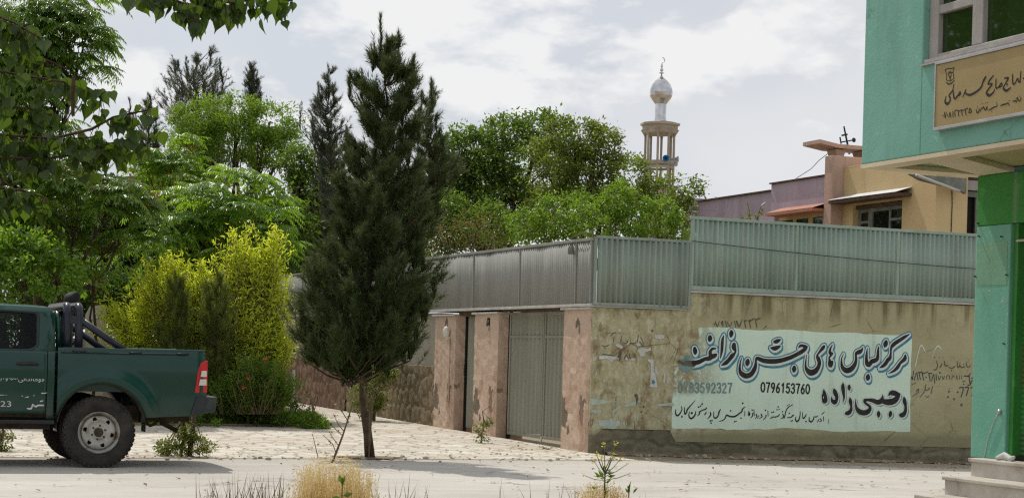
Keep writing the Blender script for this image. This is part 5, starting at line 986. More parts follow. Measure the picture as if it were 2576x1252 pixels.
# wheels
def wheel(x, sgn):
    wt = bpy.data.objects.new('wheel', None); COL.objects.link(wt); wt.parent = tk; wt.location = (x, sgn*.765, .40)
    def put(m_, nm, mat, **k_):
        m_.v = [(TX+x+v[0], TY+sgn*(.765+v[1]), .40+v[2]) for v in m_.v]; return m_.build(nm, mat, wt, **k_)
    m_ = MB(); m_.lathe([(.232, .085), (.25, .118), (.30, .128), (.355, .120), (.385, .105), (.398, .08), (.400, 0), (.398, -.08), (.385, -.105), (.355, -.12), (.30, -.128), (.25, -.118), (.232, -.085)], (0, 0, 0), 48, 'y', cap=False)
    n_ = 44
    for q in range(n_):
        for yy, w__, ph, hgt in ((-.078, .038, 0, .405), (-.026, .03, .5, .405), (.026, .03, 0, .405), (.078, .038, .5, .405), (.108, .02, .0, .393)):
            t = 2*math.pi*(q+ph)/n_; dt = 2*math.pi/n_*.31; r0, r1 = hgt-.018, hgt+.006
            vs = [(r*math.cos(tt), yq, r*math.sin(tt)) for r in (r0, r1) for tt, yq in ((t-dt, yy-w__*.6), (t+dt, yy-w__*.6+.01), (t+dt, yy+w__*.6), (t-dt, yy+w__*.6-.01))]
            m_.add(vs, [(0, 3, 2, 1), (4, 5, 6, 7), (0, 1, 5, 4), (1, 2, 6, 5), (2, 3, 7, 6), (3, 0, 4, 7)])
    put(m_, 'tyre', MT['rubber'], auto=True)
    m_ = MB(); m_.lathe([(.208, -.10), (.205, .05), (.212, .088), (.228, .104), (.236, .100), (.236, .085), (.225, .06), (.225, -.10)], (0, 0, 0), 48, 'y', cap=False)
    n_ = 120; radii = [(.200, .052), (.182, .064), (.176, .067), (.160, .070), (.145, .071), (.138, .070), (.120, .062), (.098, .058), (.072, .066), (.045, .070)]
    V = []; Fq = []
    for r, y in radii: V += [(r*math.cos(2*math.pi*q/n_), y, r*math.sin(2*math.pi*q/n_)) for q in range(n_)]
    for i in range(len(radii)-1):
        for q in range(n_):
            ang = ((q+.5)/n_*360+12) % 60; ang = min(ang, 60-ang)
            lim = {2: 5.5, 3: 8., 4: 8.5, }.get(i, 0); 
            if ang < lim: continue
            Fq.append((i*n_+q, i*n_+(q+1) % n_, (i+1)*n_+(q+1) % n_, (i+1)*n_+q))
    m_.add(V, Fq); ro = put(m_, 'rim', MT['rim'], auto=True); solid(ro, .006)
    m_ = MB(); m_.lathe([(.0, .0), (.19, .0), (.19, -.04), (0, -.04)], (0, 0, 0), 24, 'y'); put(m_, 'brake_drum', MT['under'])
    m_ = MB(); m_.lathe([(.048, .05), (.048, .085), (.040, .10), (.0, .102)], (0, 0, 0), 18, 'y', cap=False); put(m_, 'hub_cap', MT['under'], auto=True)
    m_ = MB()
    for q in range(6): t = 2*math.pi*q/6+.35; m_.lathe([(.012, .055), (.012, .082), (.0, .084)], (.078*math.cos(t), 0, .078*math.sin(t)), 6, 'y')
    put(m_, 'wheel_nuts', MT['under'])
for x, s in ((0, -1), (0, 1), (-3.0, -1), (-3.0, 1)): wheel(x, s)
# door lettering
yl = TY-.8985
INIT = lambda *c: ''.join(chr(int(q, 16)) for q in c)
s1 = INIT('FED7', 'FEEE', 'FEE3', 'FE8E', 'FEE7', 'FEAA', 'FE8D', 'FEE7', 'FBFD')[::-1]; s2 = INIT('FE8D', 'FEE3', 'FEE8', 'FBFF', 'FEEA')[::-1]; s3 = INIT('FEED', 'FEFB', 'FBFE', 'FE96')[::-1]
def tl_(px, py): return ony(px, py, yl)
a, b = tl_(111, 956), tl_(46, 953); words('lettering', s1, (b[0], yl, b[2]-.035), (1, 0, 0), (0, 0, 1), .075, a[0]-b[0], MT['letterwhite'], tk, (0, 0, 0), 1, .0)
a, b = tl_(46, 956), tl_(22, 953); words('lettering', s2, (b[0], yl, b[2]-.012), (1, 0, 0), (0, 0, 1), .065, a[0]-b[0]-.01, MT['letterwhite'], tk, (0, 0, 0), 1, .0)
a, b = tl_(19, 956), tl_(-14, 953); words('lettering', s3, (b[0], yl, b[2]-.02), (1, 0, 0), (0, 0, 1), .07, a[0]-b[0], MT['letterwhite'], tk, (0, 0, 0), 1, .0)
yl2 = TY-.888; a = ony(1, 1022, yl2); words('lettering', '23', (a[0], yl2, a[2]), (1, 0, 0), (0, 0, 1), .09, .115, MT['letterwhite'], tk, (0, 0, 0), 1, .0)
q = to_wall((0, 1150), 1.669, [[(0, 674, 3), (45, 674, 3)], [(140, 678, 3), (150, 682, 3)], [(165, 690, 3), (185, 686, 4)], [(220, 678, 3), (226, 676, 3)], [(275, 660, 4), (300, 658, 4)], [(180, 762, 5), (205, 762, 5), (215, 735, 4)], [(215, 738, 4), (235, 750, 4), (250, 742, 4), (285, 742, 4)], [(265, 715, 3), (280, 712, 3)], [(70, 610, 2), (76, 620, 2)]], lambda px, py: ony(px, py, yl2))
q = [np.array([(p[1] if False else p[0], p[1], p[2]) for p in s]) for s in []]
def yl2p(px, py): return ony(px, py, yl2)
st = []
for s in [[(0, 674, 3), (45, 674, 3)], [(140, 678, 3), (150, 682, 3)], [(165, 690, 3), (185, 686, 4)], [(220, 678, 3), (226, 676, 3)], [(275, 660, 4), (300, 658, 4)], [(180, 762, 5), (205, 762, 5), (215, 735, 4)], [(215, 738, 4), (235, 750, 4), (250, 742, 4), (285, 742, 4)], [(265, 715, 3), (280, 712, 3)]]:
    st.append(np.array([(*(lambda p: (p[0], p[2]))(yl2p(x/1.669/1.5652, (1150+y/1.669)/1.5652)), r_/1.669/1.5652/221) for x, y, r_ in s]))
D3, x3, z3 = capsules(st, .004, .02); paint('lettering', field(D3, .002, 8), x3, z3, .004, lambda x, z: (x, TY-.891 if z > .72 else TY-.885, z), MT['letterwhite'], tk)
# dark bundle on the bed mount
bn = thing('covered_bundle', 'dark covered bundle on a post rising just behind the truck cab', 'bundle', Tw(-.17, .35, .9))
m = MB(); P = []
for i, (z, rx, ry, ox) in enumerate(((1.82, .08, .12, .0), (1.87, .095, .14, .0), (1.93, .095, .14, -.005), (1.975, .085, .13, .01), (2.0, .065, .11, .025), (2.01, .05, .09, .035))):
    P.append([(-.17+ox+rx*math.cos(t)*(1+.06*math.sin(3*t+i)), .35+ry*math.sin(t), z+.012*math.sin(2*t+i)) for t in np.linspace(0, 2*math.pi, 17)])
m.grid(np.array(P)); m.add(P[-1][:-1], [tuple(range(16))]); shift_mb(m).build('cover', MT['dark'], bn, smooth=True)
m = MB(); m.tube([(-.17, .35, .9), (-.17, .35, 1.86)], .022, 8); shift_mb(m).build('post', MT['blackmetal'], bn)

# ------------------------------------------------------------------ things between the trees behind the truck
gw = thing('concrete_wall', 'pale grey concrete wall panel standing among the trees behind the truck', 'wall', foot(240, 36))
def slab(par, nm, pts, t, th, mat):
    P = [at(px, py, t) for px, py in pts]; m_ = MB(); m_.prism(P, tuple(FW*th)); return m_.build(nm, mat, par)
slab(gw, 'panel', [(214, 806), (258, 800), (259, 1012), (214, 1012)], 36, .25, MT['greyplaster'])
slab(gw, 'cap', [(212, 806), (215, 790), (226, 770), (256, 766), (262, 798)], 35.98, .3, MT['coping'])
gw2 = thing('concrete_wall', 'low pale concrete wall seen through the roll bar and yellow shrub', 'wall', foot(330, 38))
slab(gw2, 'panel', [(180, 850), (420, 860), (420, 1005), (180, 1005)], 38, .2, MT['greyplaster'])
gs_ = thing('sheet_screen', 'grey metal sheet screen glimpsed between the yellow shrub and the pine', 'screen', (10.4, 46, 0))
slab(gs_, 'panel', [(672, 700), (760, 698), (760, 885), (672, 885)], 48, .06, MT['tin'])
# ================================================================== VEGETATION
def unit(v): return v/(np.linalg.norm(v, axis=-1, keepdims=True)+1e-9)
def rdir(n, up=0., rng=RNG):
    v = rng.normal(size=(n, 3)); v[:, 2] += up; return unit(v)
T_KITE = (np.array([(0, 0, 0), (.45, .27, .07), (1, 0, -.10), (.45, -.27, .07)]), np.array([(0, 1, 2), (0, 2, 3)]))
T_LANCE = (np.array([(0, 0, 0), (.4, .15, .03), (1, 0, -.16), (.4, -.15, .03)]), np.array([(0, 1, 2), (0, 2, 3)]))
T_NARROW = (np.array([(0, 0, 0), (.4, .085, .05), (.75, .06, -.02), (1, 0, -.22), (.75, -.06, -.02), (.4, -.085, .05)]), np.array([(0, 1, 2), (0, 2, 3), (0, 3, 4), (0, 4, 5)]))
T_NEEDLE = (np.array([(0, .028, 0), (0, -.028, 0), (1, 0, 0)]), np.array([(0, 1, 2)]))
T_BLADE = (np.array([(0, .5, 0), (0, -.5, 0), (.55, .32, .0), (.55, -.32, .0), (1, 0, 0)]), np.array([(0, 1, 3), (0, 3, 2), (2, 3, 4)]))
T_HEART = (np.array([(0, 0, 0), (-.06, .2, .03), (.08, .40, .05), (.30, .42, .04), (.55, .25, .0), (.78, .07, -.06), (1.05, 0, -.14), (.78, -.07, -.06), (.55, -.25, .0), (.30, -.42, .04), (.08, -.40, .05), (-.06, -.2, .03), (.35, 0, -.05)]),
           np.array([(12, i, i+1) for i in range(0, 11)]+[(12, 11, 0)]))
def scatter(tpl, P, D, N, S, W=None):
    """place a leaf template: P positions, D leaf axes, N leaf normals, S sizes"""
    Tv, Tf = tpl; n = len(P); D = unit(D); B = unit(np.cross(N, D)); Nn = np.cross(D, B); S = np.asarray(S).reshape(-1, 1, 1)*np.ones((n, 1, 1))
    w = 1. if W is None else np.asarray(W).reshape(-1, 1, 1)
    V = P[:, None]+S*(Tv[None, :, :1]*D[:, None]+Tv[None, :, 1:2]*w*B[:, None]+Tv[None, :, 2:]*Nn[:, None])
    Fq = Tf[None]+(np.arange(n)*len(Tv))[:, None, None]; return V.reshape(-1, 3), Fq.reshape(-1, Tf.shape[1])
def merge(parts):
    o = 0; Vs = []; Fs = []
    for V, Fq in parts: Vs.append(V); Fs.append(Fq+o); o += len(V)
    return np.concatenate(Vs), np.concatenate(Fs)
def blob(px, py, rx, ry, t, dep=None):
    """an ellipsoid of crown read from the photograph: centre and radii in metres"""
    k = t/F; return at(px, py, t), np.array([rx*k, (dep or rx)*k, ry*k])
BASIS = np.stack([RT, FW, UP])
def clumps(blobs, dens, crad, rng, shell=.55):
    """clump centres through the ellipsoids, more towards their skins; dens clumps per square metre of outline"""
    C_, O_, R_ = [], [], []
    for c, r in blobs:
        n = max(4, int(dens*math.pi*r[0]*r[2])); u = rdir(n, .15, rng); q = rng.uniform(shell, 1.0, n)**.6
        loc = u*q[:, None]*r*rng.uniform(.86, 1.12, (n, 1)); C_.append(c+loc@BASIS); O_.append(unit((u/r)@BASIS)); R_.append(np.full(n, crad)*rng.uniform(.6, 1.35, n))
    return np.concatenate(C_), np.concatenate(O_), np.concatenate(R_)
def leafy(blobs, dens, crad, per, size, tpl, rng, up=.5, outw=.9, shell=.5, flat=.75, spray=False):
    C_, O_, R_ = clumps(blobs, dens, crad, rng, shell); n = len(C_)*per
    idx = np.repeat(np.arange(len(C_)), per); off = rng.normal(size=(n, 3))*.5*np.array([1, 1, flat]); P = C_[idx]+off*R_[idx][:, None]
    D = unit(O_[idx]*outw+rng.normal(size=(n, 3))*.75+np.array([0, 0, -.12])); N = unit(rng.normal(size=(n, 3))*.55+O_[idx]*.4+np.array([0, 0, up]))
    return scatter(tpl, P, D, N, size*rng.uniform(.65, 1.25, n)), C_
def limbs(base, blobs, r0, rng, C_=None, ntw=40, lean=0.):
    """tapered trunk, one limb into each lobe, twigs to clumps"""
    m = MB(); base = np.array(base, float); cs = [c for c, r in blobs]; zmin = min(c[2]-r[2] for c, r in blobs); mid = np.mean(cs, 0)
    fork = np.array([base[0]+(mid[0]-base[0])*.5, base[1]+(mid[1]-base[1])*.5, max(base[2]+.5, min(zmin+.2, base[2]+(mid[2]-base[2])*.55))])
    p1 = base+(fork-base)*.5+np.array([.05, .02, 0]); m.tube([base-np.array([0, 0, .1]), base+np.array([0, 0, .15]), p1, fork], [r0*1.3, r0, r0*.85, r0*.7], 8)
    for c in cs:
        a = fork+(c-fork)*.5+rng.normal(0, .12, 3); m.tube([fork, a, c], [r0*.5, r0*.32, r0*.14], 6)
    if C_ is not None and len(C_):
        for i in rng.choice(len(C_), min(ntw, len(C_)), replace=False):
            c = C_[i]; j = int(np.argmin([np.linalg.norm(c-q) for q in cs])); s = fork+(cs[j]-fork)*rng.uniform(.45, .95); m.tube([s, (s+c)/2+np.array([0, 0, -.05]), c], [r0*.14, r0*.08, r0*.03], 4)
    return m
def broadleaf(label, px, t, blobs_px, dens, crad, per, size, mat, seed, tpl=T_KITE, r0=.12, name='tree', cat='tree', group=None, up=.5, ntw=50, shell=.5, outw=.9, bark='bark'):
    rng = np.random.default_rng(seed); bl = [blob(*b) for b in blobs_px]; base = foot(px, t); th = thing(name, label, cat, base, group)
    (V, Fq), C_ = leafy(bl, dens, crad, per, size, tpl, rng, up, outw, shell)
    np_mesh('crown' if cat == 'tree' else 'foliage', V, Fq, MT[mat], th); limbs(base, bl, r0, rng, C_, ntw).build('trunk' if cat == 'tree' else 'stems', MT[bark], th, smooth=True); return th

# ---- trees of heaven: rosettes of long drooping pinnate leaves
def frond(rng, L_, droop):
    """one leaf: points along an arching midrib in (out, side, up)"""
    s = np.linspace(0, 1, 13); return np.stack([L_*(s-.18*s**2), np.zeros(13), L_*(.32*s-droop*s**2)], 1)
def rosettes(pts, outs, rng, nf=9, L_=.6, lf=.12, wid=1.):
    P, D, N, S = [], [], [], []
    for c, o in zip(pts, outs):
        for k in range(nf):
            az = 2*math.pi*(k+rng.uniform(-.3, .3))/nf; h = np.array([math.cos(az), math.sin(az), 0])+o*np.array([.9, .9, .35]); h = h/np.linalg.norm(h)
            hor = unit(np.array([h[0], h[1], 0.])); up = np.array([0, 0, 1.]); sd = np.cross(up, hor); Lk = L_*rng.uniform(.65, 1.15); f = frond(rng, Lk, rng.uniform(.25, .75)); lift = h[2]
            pts_ = c+f[:, :1]*hor+(f[:, 2:]+f[:, :1]*lift*.6)*up; tg_ = unit(np.gradient(pts_, axis=0))
            for i in range(2, 13):
                for sg_ in (-1, 1):
                    P.append(pts_[i]); d = tg_[i]*.55+sg_*sd*.85-up*rng.uniform(.15, .55); D.append(d); N.append(up*.9+tg_[i]*.2+rng.normal(0, .18, 3)); S.append(lf*(1.05-.35*abs(i-6)/6)*rng.uniform(.85, 1.1))
            P.append(pts_[-1]); D.append(tg_[-1]); N.append(up); S.append(lf*.9)
    return scatter(T_LANCE, np.array(P), np.array(D), np.array(N), np.array(S))
def heaven(label, px, t, blobs_px, dens, mat, seed, L_=.6, lf=.13, nf=9, r0=.07, seeds=0, shell=.6, fill=None, group='trees of heaven'):
    rng = np.random.default_rng(seed); bl = [blob(*b) for b in blobs_px]; base = foot(px, t); th = thing('tree_of_heaven', label, 'tree', base, group)
    C_, O_, _ = clumps(bl, dens, .1, rng, shell); V, Fq = rosettes(C_, O_, rng, nf, L_, lf); np_mesh('crown', V, Fq, MT[mat], th)
    m = limbs(base, bl, r0, rng, C_, len(C_)); m.build('trunk', MT['bark'], th, smooth=True)
    if seeds:
        k = rng.choice(len(C_), seeds); n = seeds*70; P = C_[np.repeat(k, 70)]+O_[np.repeat(k, 70)]*.25+rng.normal(0, .085, (n, 3))
        V, Fq = scatter(T_LANCE, P, rdir(n, 0, rng), rdir(n, 0, rng), .05*rng.uniform(.6, 1.3, n)); np_mesh('seed_clusters', V, Fq, MT['seed'], th)
    return th
# ---- pines
def pine(label, px, t, prof_px, nsh, mat, seed, needle=.085, shoot=.17, per=42, r0=.085, trunk_px=None, name='pine_tree', group='pines', dep=.85, tops=(), width=1., up=.75, ncan=14, boughsize=26):
    rng = np.random.default_rng(seed); k = t/F; pr = np.array(prof_px, float); ys = pr[:, 0]; y0, y1 = ys.min(), ys.max(); base = foot(px, t) if trunk_px is None else at(*trunk_px[0], t); th = thing(name, label, 'tree', base, group)
    wy = np.linspace(y0, y1, 400); wd = np.interp(wy, ys, pr[:, 2]-pr[:, 1]); cdf = np.cumsum(wd**1.15+6); cdf /= cdf[-1]
    # boughs: each starts at the stem, sweeps out and up to the outline; shoots sit along it, densest towards the tip
    nb = max(18, int(nsh/boughsize)); bq = (np.arange(nb)+rng.uniform(0, 1, nb))/nb; by = np.interp(bq, cdf, wy); baz = np.arange(nb)*2.39996+rng.normal(0, .25, nb); bl_ = rng.uniform(.72, 1.04, nb); bi = rng.integers(0, nb, nsh)
    s_ = rng.beta(1.9, 1.15, nsh); az = baz[bi]+rng.normal(0, .24, nsh)*(1.15-s_)
    rr = np.clip(s_*bl_[bi]+rng.normal(0, .05, nsh), .03, 1.03); hwb = np.interp(by, ys, pr[:, 2]-pr[:, 1])/2
    yy = np.clip(by[bi]+(1-s_)*hwb[bi]*rng.uniform(.35, .62, nsh)+rng.normal(0, .055, nsh)*hwb[bi], y0+4, y1-2); Lx = np.interp(yy, ys, pr[:, 1]); Rx = np.interp(yy, ys, pr[:, 2]); cxx = (Lx+Rx)/2; hw = (Rx-Lx)/2
    depth = rr*np.sin(az)*hw*dep; X = cxx+rr*np.cos(az)*hw
    P = np.array([at(x, y, t) for x, y in zip(X, yy)])+np.outer(depth*k, FW)
    ax = np.array([at(x, y, t) for x, y in zip(cxx, yy)]); o = unit((P-ax)*np.array([1, 1, 0])+1e-6)
    tops = list(tops)+[(X[j], yy[j]-8, rng.uniform(22, 48)*(.095/needle)**.2) for j in rng.choice(nsh, ncan, replace=False, p=(rr**6*(.25+abs(np.cos(az))))/np.sum(rr**6*(.25+abs(np.cos(az)))))]
    A_ = unit(o*(rng.uniform(.25, .95, (nsh, 1)))*rr[:, None]+np.array([0, 0, 1])*up*rng.uniform(.6, 1.3, (nsh, 1))+rng.normal(0, .18, (nsh, 3)))
    Ls = shoot*rng.uniform(.6, 1.5, nsh)
    for (tx, ty, tl) in tops:
        n_ = 9; q = np.linspace(0, 1, n_); P = np.vstack([P, np.array([at(tx+rng.normal(0, 1.5), ty+tl*v, t) for v in q])]); A_ = np.vstack([A_, np.tile([0.02, 0, 1.], (n_, 1))]); Ls = np.concatenate([Ls, np.full(n_, tl*k/n_*1.5)])
    n = len(P); i = np.repeat(np.arange(n), per); N_ = n*per; s = rng.uniform(0, 1, N_)
    q = P[i]+A_[i]*(Ls[i]*(s-.25))[:, None]; rd = rng.normal(size=(N_, 3)); rd = unit(rd-A_[i]*np.sum(rd*A_[i], 1, keepdims=True))
    wr = np.where(np.arange(n) < nsh, .72, .48)[i][:, None]; D = unit(A_[i]*rng.uniform(.55, 1.25, (N_, 1))+rd*wr); V, Fq = scatter(T_NEEDLE, q, D, rd+.3, needle*rng.uniform(.7, 1.2, N_), np.full(N_, width))
    m = MB(); extra = []
    tp = [at(*p, t) for p in trunk_px] if trunk_px else [base, at((pr[-1, 1]+pr[-1, 2])/2, y1, t)]
    spine = tp+[at((a+b)/2, y, t) for y, a, b in sorted(prof_px, key=lambda z: -z[0])[1:]]
    rs = [r0*(1-.93*q/(len(spine)-1)) for q in range(len(spine))]; rs[0] *= 1.18; m.tube([np.array(p) for p in spine], rs, 10)
    for (tx, ty, tl) in tops[:12]:
        cx0 = float(np.interp(ty+tl+hw.mean()*.5, ys, (pr[:, 1]+pr[:, 2])/2)); a = np.array(at(cx0, min(y1, ty+tl+abs(tx-cx0)*.8+20), t)); b_ = np.array(at(tx, ty+tl, t)); m.tube([a, (a+b_)/2+np.array([0, 0, -.05]), b_, np.array(at(tx, ty+6, t))], [.018, .014, .010, .004], 5, False)
        q_ = np.linspace(.35, 1, 9); extra.append((a+(b_-a)*q_[:, None]+rng.normal(0, .05, (9, 3)), unit((b_-a)*.5+np.array([0, 0, .6])*np.linalg.norm(b_-a))))
    sel = rng.choice(nsh, min(nsh//7, 260), replace=False)
    for j in sel:
        a = np.array(at(cxx[j], yy[j]+hw[j]*.45*rr[j]+6, t)); m.tube([a, (a+P[j])/2+np.array([0, 0, -.04]), P[j]], [.017, .012, .005], 4, False)
    if extra:
        xp = np.concatenate([e[0] for e in extra]); xa = np.repeat(np.array([e[1] for e in extra]), 9, 0); ii = np.repeat(np.arange(len(xp)), per); N2 = len(ii); rd2 = unit(rng.normal(size=(N2, 3))); q2 = xp[ii]+xa[ii]*(shoot*rng.uniform(-.3, .9, N2))[:, None]
        V2, F2 = scatter(T_NEEDLE, q2, unit(xa[ii]*rng.uniform(.5, 1.2, (N2, 1))+rd2*.7), rd2+.3, needle*rng.uniform(.7, 1.2, N2), np.full(N2, width)); V, Fq = merge([(V, Fq), (V2, F2)])
    np_mesh('crown', V, Fq, MT[mat], th); m.build('trunk', MT['bark'], th, smooth=True); return th
PW = 1.25
pine('tall dark pine with a bare lower trunk at the road edge in the middle', 930, 23.5,
     [(52, 954, 962), (110, 938, 978), (160, 918, 1022), (210, 888, 1048), (250, 886, 1062), (300, 884, 1066), (350, 880, 1062), (400, 866, 1066), (450, 846, 1068), (500, 822, 1078), (560, 812, 1080), (620, 805, 1078), (680, 762, 1108), (720, 730, 1120), (780, 712, 1108), (830, 722, 1090), (880, 735, 1088), (915, 745, 1000), (940, 850, 950)],
     4500, 'lf_pine', 21, .092, .20, 48, .060, [(931, 1156), (925, 1090), (914, 1010), (914, 935)], tops=((958, 50, 90), (1003, 92, 80), (1040, 150, 60), (1086, 212, 70), (880, 190, 60)), width=1.6, ncan=90, boughsize=46)
pine('slim grey green pine with open crown just left of the tall pine', 828, 46, [(172, 822, 836), (230, 800, 862), (290, 765, 872), (340, 778, 880), (420, 790, 880), (560, 790, 900)], 900, 'lf_pineg', 22, .11, .2, 34, .06, boughsize=11, tops=((826, 170, 60), (756, 265, 60), (800, 215, 50)), width=1.5)
pine('dark pine showing its right side behind the tall pine', 1070, 36, [(225, 1072, 1090), (270, 1052, 1105), (330, 1030, 1110), (400, 1030, 1150), (430, 1020, 1180), (470, 1020, 1120), (600, 1000, 1110)], 950, 'lf_pine', 23, .10, .19, 36, .07, boughsize=14, tops=((1090, 215, 50), (1060, 235, 50)), width=1.4)
pine('broad distant grey pine rising above the bright tree', 492, 62, [(128, 520, 536), (160, 440, 556), (185, 400, 572), (215, 388, 590), (245, 390, 602), (300, 400, 610), (480, 420, 600)], 1500, 'lf_pineg', 24, .14, .26, 36, .10, boughsize=11, tops=((528, 125, 40), (470, 150, 40), (440, 158, 30), (555, 160, 30)), width=1.7)
pine('narrow distant columnar conifer beside the broad grey pine', 635, 62, [(165, 629, 637), (190, 618, 650), (220, 613, 656), (250, 616, 655), (275, 622, 650), (480, 628, 645)], 620, 'lf_pineg', 25, .12, .2, 34, .06, boughsize=5, tops=((632, 163, 25),), width=1.6, up=1.2)
pine('small grey pine top peeping out at the far left of the distant pines', 372, 60, [(245, 368, 376), (275, 350, 395), (300, 345, 402), (480, 350, 400)], 420, 'lf_pineg', 26, .13, .24, 30, .06, boughsize=8, tops=((327, 252, 40), (374, 240, 40)), width=1.7)
pine('soft young pine left of its twin behind the pickup bed', 440, 30.7, [(700, 436, 446), (740, 410, 470), (790, 398, 485), (840, 392, 490), (900, 398, 495), (960, 415, 480)], 420, 'lf_pineyoung', 27, .09, .2, 36, .035, group='young pines behind the truck', boughsize=8, width=1.2, up=1.1, tops=((441, 690, 60), (462, 715, 50)))
pine('soft young pine right of its twin beside the tail light', 545, 30.7, [(690, 541, 550), (740, 512, 575), (800, 500, 590), (860, 505, 592), (920, 510, 590), (1000, 525, 570)], 500, 'lf_pineyoung', 28, .09, .2, 36, .035, group='young pines behind the truck', boughsize=8, width=1.2, up=1.1, tops=((546, 680, 60), (520, 715, 50), (568, 722, 50)))
# ---- compound trees on the right
G1 = 'leafy trees behind the compound wall'
broadleaf('wide dark green leafy tree with the highest crown left of the minaret', 1290, 46, [(1130, 385, 48, 56, 46), (1120, 460, 60, 70, 46), (1175, 390, 75, 66, 46), (1265, 345, 75, 52, 46), (1355, 335, 70, 52, 46), (1210, 470, 110, 90, 46), (1330, 430, 110, 90, 46), (1150, 500, 80, 90, 46), (1260, 540, 140, 70, 46)], 26, .28, 60, .105, 'lf_green', 31, r0=.2, group=G1)
broadleaf('rounded olive leafy tree between the dark tree and the minaret', 1470, 42, [(1440, 345, 70, 55, 42), (1500, 375, 60, 60, 42), (1400, 420, 85, 80, 42), (1490, 460, 85, 80, 42), (1430, 530, 110, 70, 42), (1545, 440, 40, 55, 42), (1540, 530, 70, 60, 42)], 28, .25, 64, .088, 'lf_poplar', 32, r0=.16, group=G1)
broadleaf('lower loose leafy tree in front of the foot of the minaret', 1650, 37, [(1600, 450, 45, 55, 37), (1660, 490, 70, 55, 37), (1722, 478, 44, 40, 37), (1600, 530, 70, 50, 37), (1690, 545, 60, 45, 37)], 34, .19, 50, .078, 'lf_poplar', 33, r0=.09, group=G1)
G2 = 'bright bushes rising over the fence'
for i, (lab, px, bl) in enumerate((('bright green bush with reddish tips just above the low teal fence by the corner', 1560, [(1510, 540, 70, 62, 31), (1590, 545, 62, 60, 31), (1555, 500, 46, 46, 31)]), ('bright green bush farthest right, tucked against the tall teal fence end', 1680, [(1655, 545, 50, 56, 31), (1705, 575, 38, 42, 31)]), ('bright green bush over the grey fence right of the dry brown bush', 1380, [(1330, 570, 50, 50, 33), (1400, 550, 62, 60, 33), (1455, 545, 46, 66, 33)]))):
    broadleaf(lab, px, bl[0][4], bl, 60, .14, 46, .066, 'lf_bright', 40+i, r0=.045, name='bush', cat='bush', group=G2, ntw=30)
broadleaf('dry brown twiggy bush above the grey fence beside the tall pine', 1180, 37, [(1130, 600, 50, 45, 37), (1190, 580, 55, 55, 37), (1245, 600, 45, 42, 37), (1100, 620, 30, 40, 37)], 22, .2, 20, .055, 'lf_drybush', 44, r0=.05, name='dry_bush', cat='bush', ntw=190, bark='twig')
for lab, px, py, t, sd in (('small leafy peach shoot poking above the tall teal fence before the mauve wall', 1893, 540, 27.5, 45), ('tiny yellow green sprig poking up where the mauve wall meets the tall fence', 1748, 545, 27.5, 46)):
    rng = np.random.default_rng(sd); b_ = at(px, py+80, t); b_[2] = 0; th = thing('sapling', lab, 'sapling', b_); big = px > 1800
    m = MB(); tips = [at(px+dx, py+dy, t) for dx, dy in (((-12, -32), (22, -22), (-24, 6), (8, 2)) if big else ((0, 0), (8, 4)))]; P, D = [], []
    for tp in tips:
        st_ = at(px, py+45, t); m.tube([b_, st_, (st_+tp)/2, tp], [.02, .012, .008, .004], 5)
        for q in np.linspace(.2, 1, 12 if big else 5): P.append(st_+(tp-st_)*q); D.append(rng.normal(0, .7, 3)+np.array([0, 0, -.35]))
    m.build('stem', MT['twig'], th); P = np.repeat(np.array(P), 2, 0); D = np.repeat(np.array(D), 2, 0)+rng.normal(0, .4, (len(P), 3)); V, Fq = scatter(T_LANCE, P, D, rdir(len(P), .6, rng), .10*rng.uniform(.7, 1.2, len(P))); np_mesh('leaves', V, Fq, MT['lf_weed'], th)
broadleaf('shady green bush filling the corner behind the dry brown bush', 1180, 43, [(1120, 560, 90, 80, 43), (1230, 580, 100, 70, 43), (1080, 620, 70, 60, 43)], 26, .26, 56, .10, 'lf_green', 47, r0=.06, name='bush', cat='bush', ntw=30)
# ---- trees on the left
broadleaf('bright green loose tree in front of the distant pines', 600, 52, [(505, 300, 75, 52, 52), (590, 285, 60, 40, 52), (680, 305, 70, 48, 52), (590, 350, 120, 50, 52), (720, 345, 38, 40, 52), (500, 370, 80, 55, 52), (660, 375, 80, 40, 52)], 26, .28, 60, .13, 'lf_bright', 51, r0=.16, tpl=T_LANCE, ntw=70)
broadleaf('mid green tree with bare grey twigs between the bright tree and the tall pine', 770, 50, [(745, 415, 50, 50, 50), (800, 400, 45, 45, 50), (790, 460, 55, 40, 50), (735, 465, 40, 35, 50), (840, 500, 80, 90, 50)], 24, .25, 54, .11, 'lf_green', 52, r0=.12, ntw=120)
broadleaf('deep green shade tree forming the dark backdrop behind the trees of heaven', 300, 46, [(210, 600, 170, 130, 46), (420, 560, 150, 120, 46), (640, 600, 150, 110, 46), (60, 560, 150, 160, 46), (330, 720, 200, 80, 46), (560, 720, 150, 90, 46)], 20, .42, 80, .16, 'lf_dark', 53, r0=.22, ntw=60, shell=.2)
broadleaf('dark leafy tree screening the lane end behind the tall pine', 890, 52, [(860, 580, 110, 110, 52), (960, 560, 110, 120, 52), (800, 640, 90, 80, 52), (1010, 650, 80, 70, 52), (720, 640, 70, 60, 52)], 20, .42, 80, .16, 'lf_dark', 54, r0=.2, ntw=30, shell=.2)
broadleaf('dark undergrowth filling the space behind the truck cab', 80, 38, [(-60, 800, 130, 110, 38), (90, 790, 120, 110, 38), (190, 730, 90, 90, 38), (330, 760, 110, 90, 38), (470, 800, 120, 110, 38)], 22, .32, 60, .12, 'lf_dark', 67, r0=.06, name='bush', cat='bush', ntw=20, shell=.2)
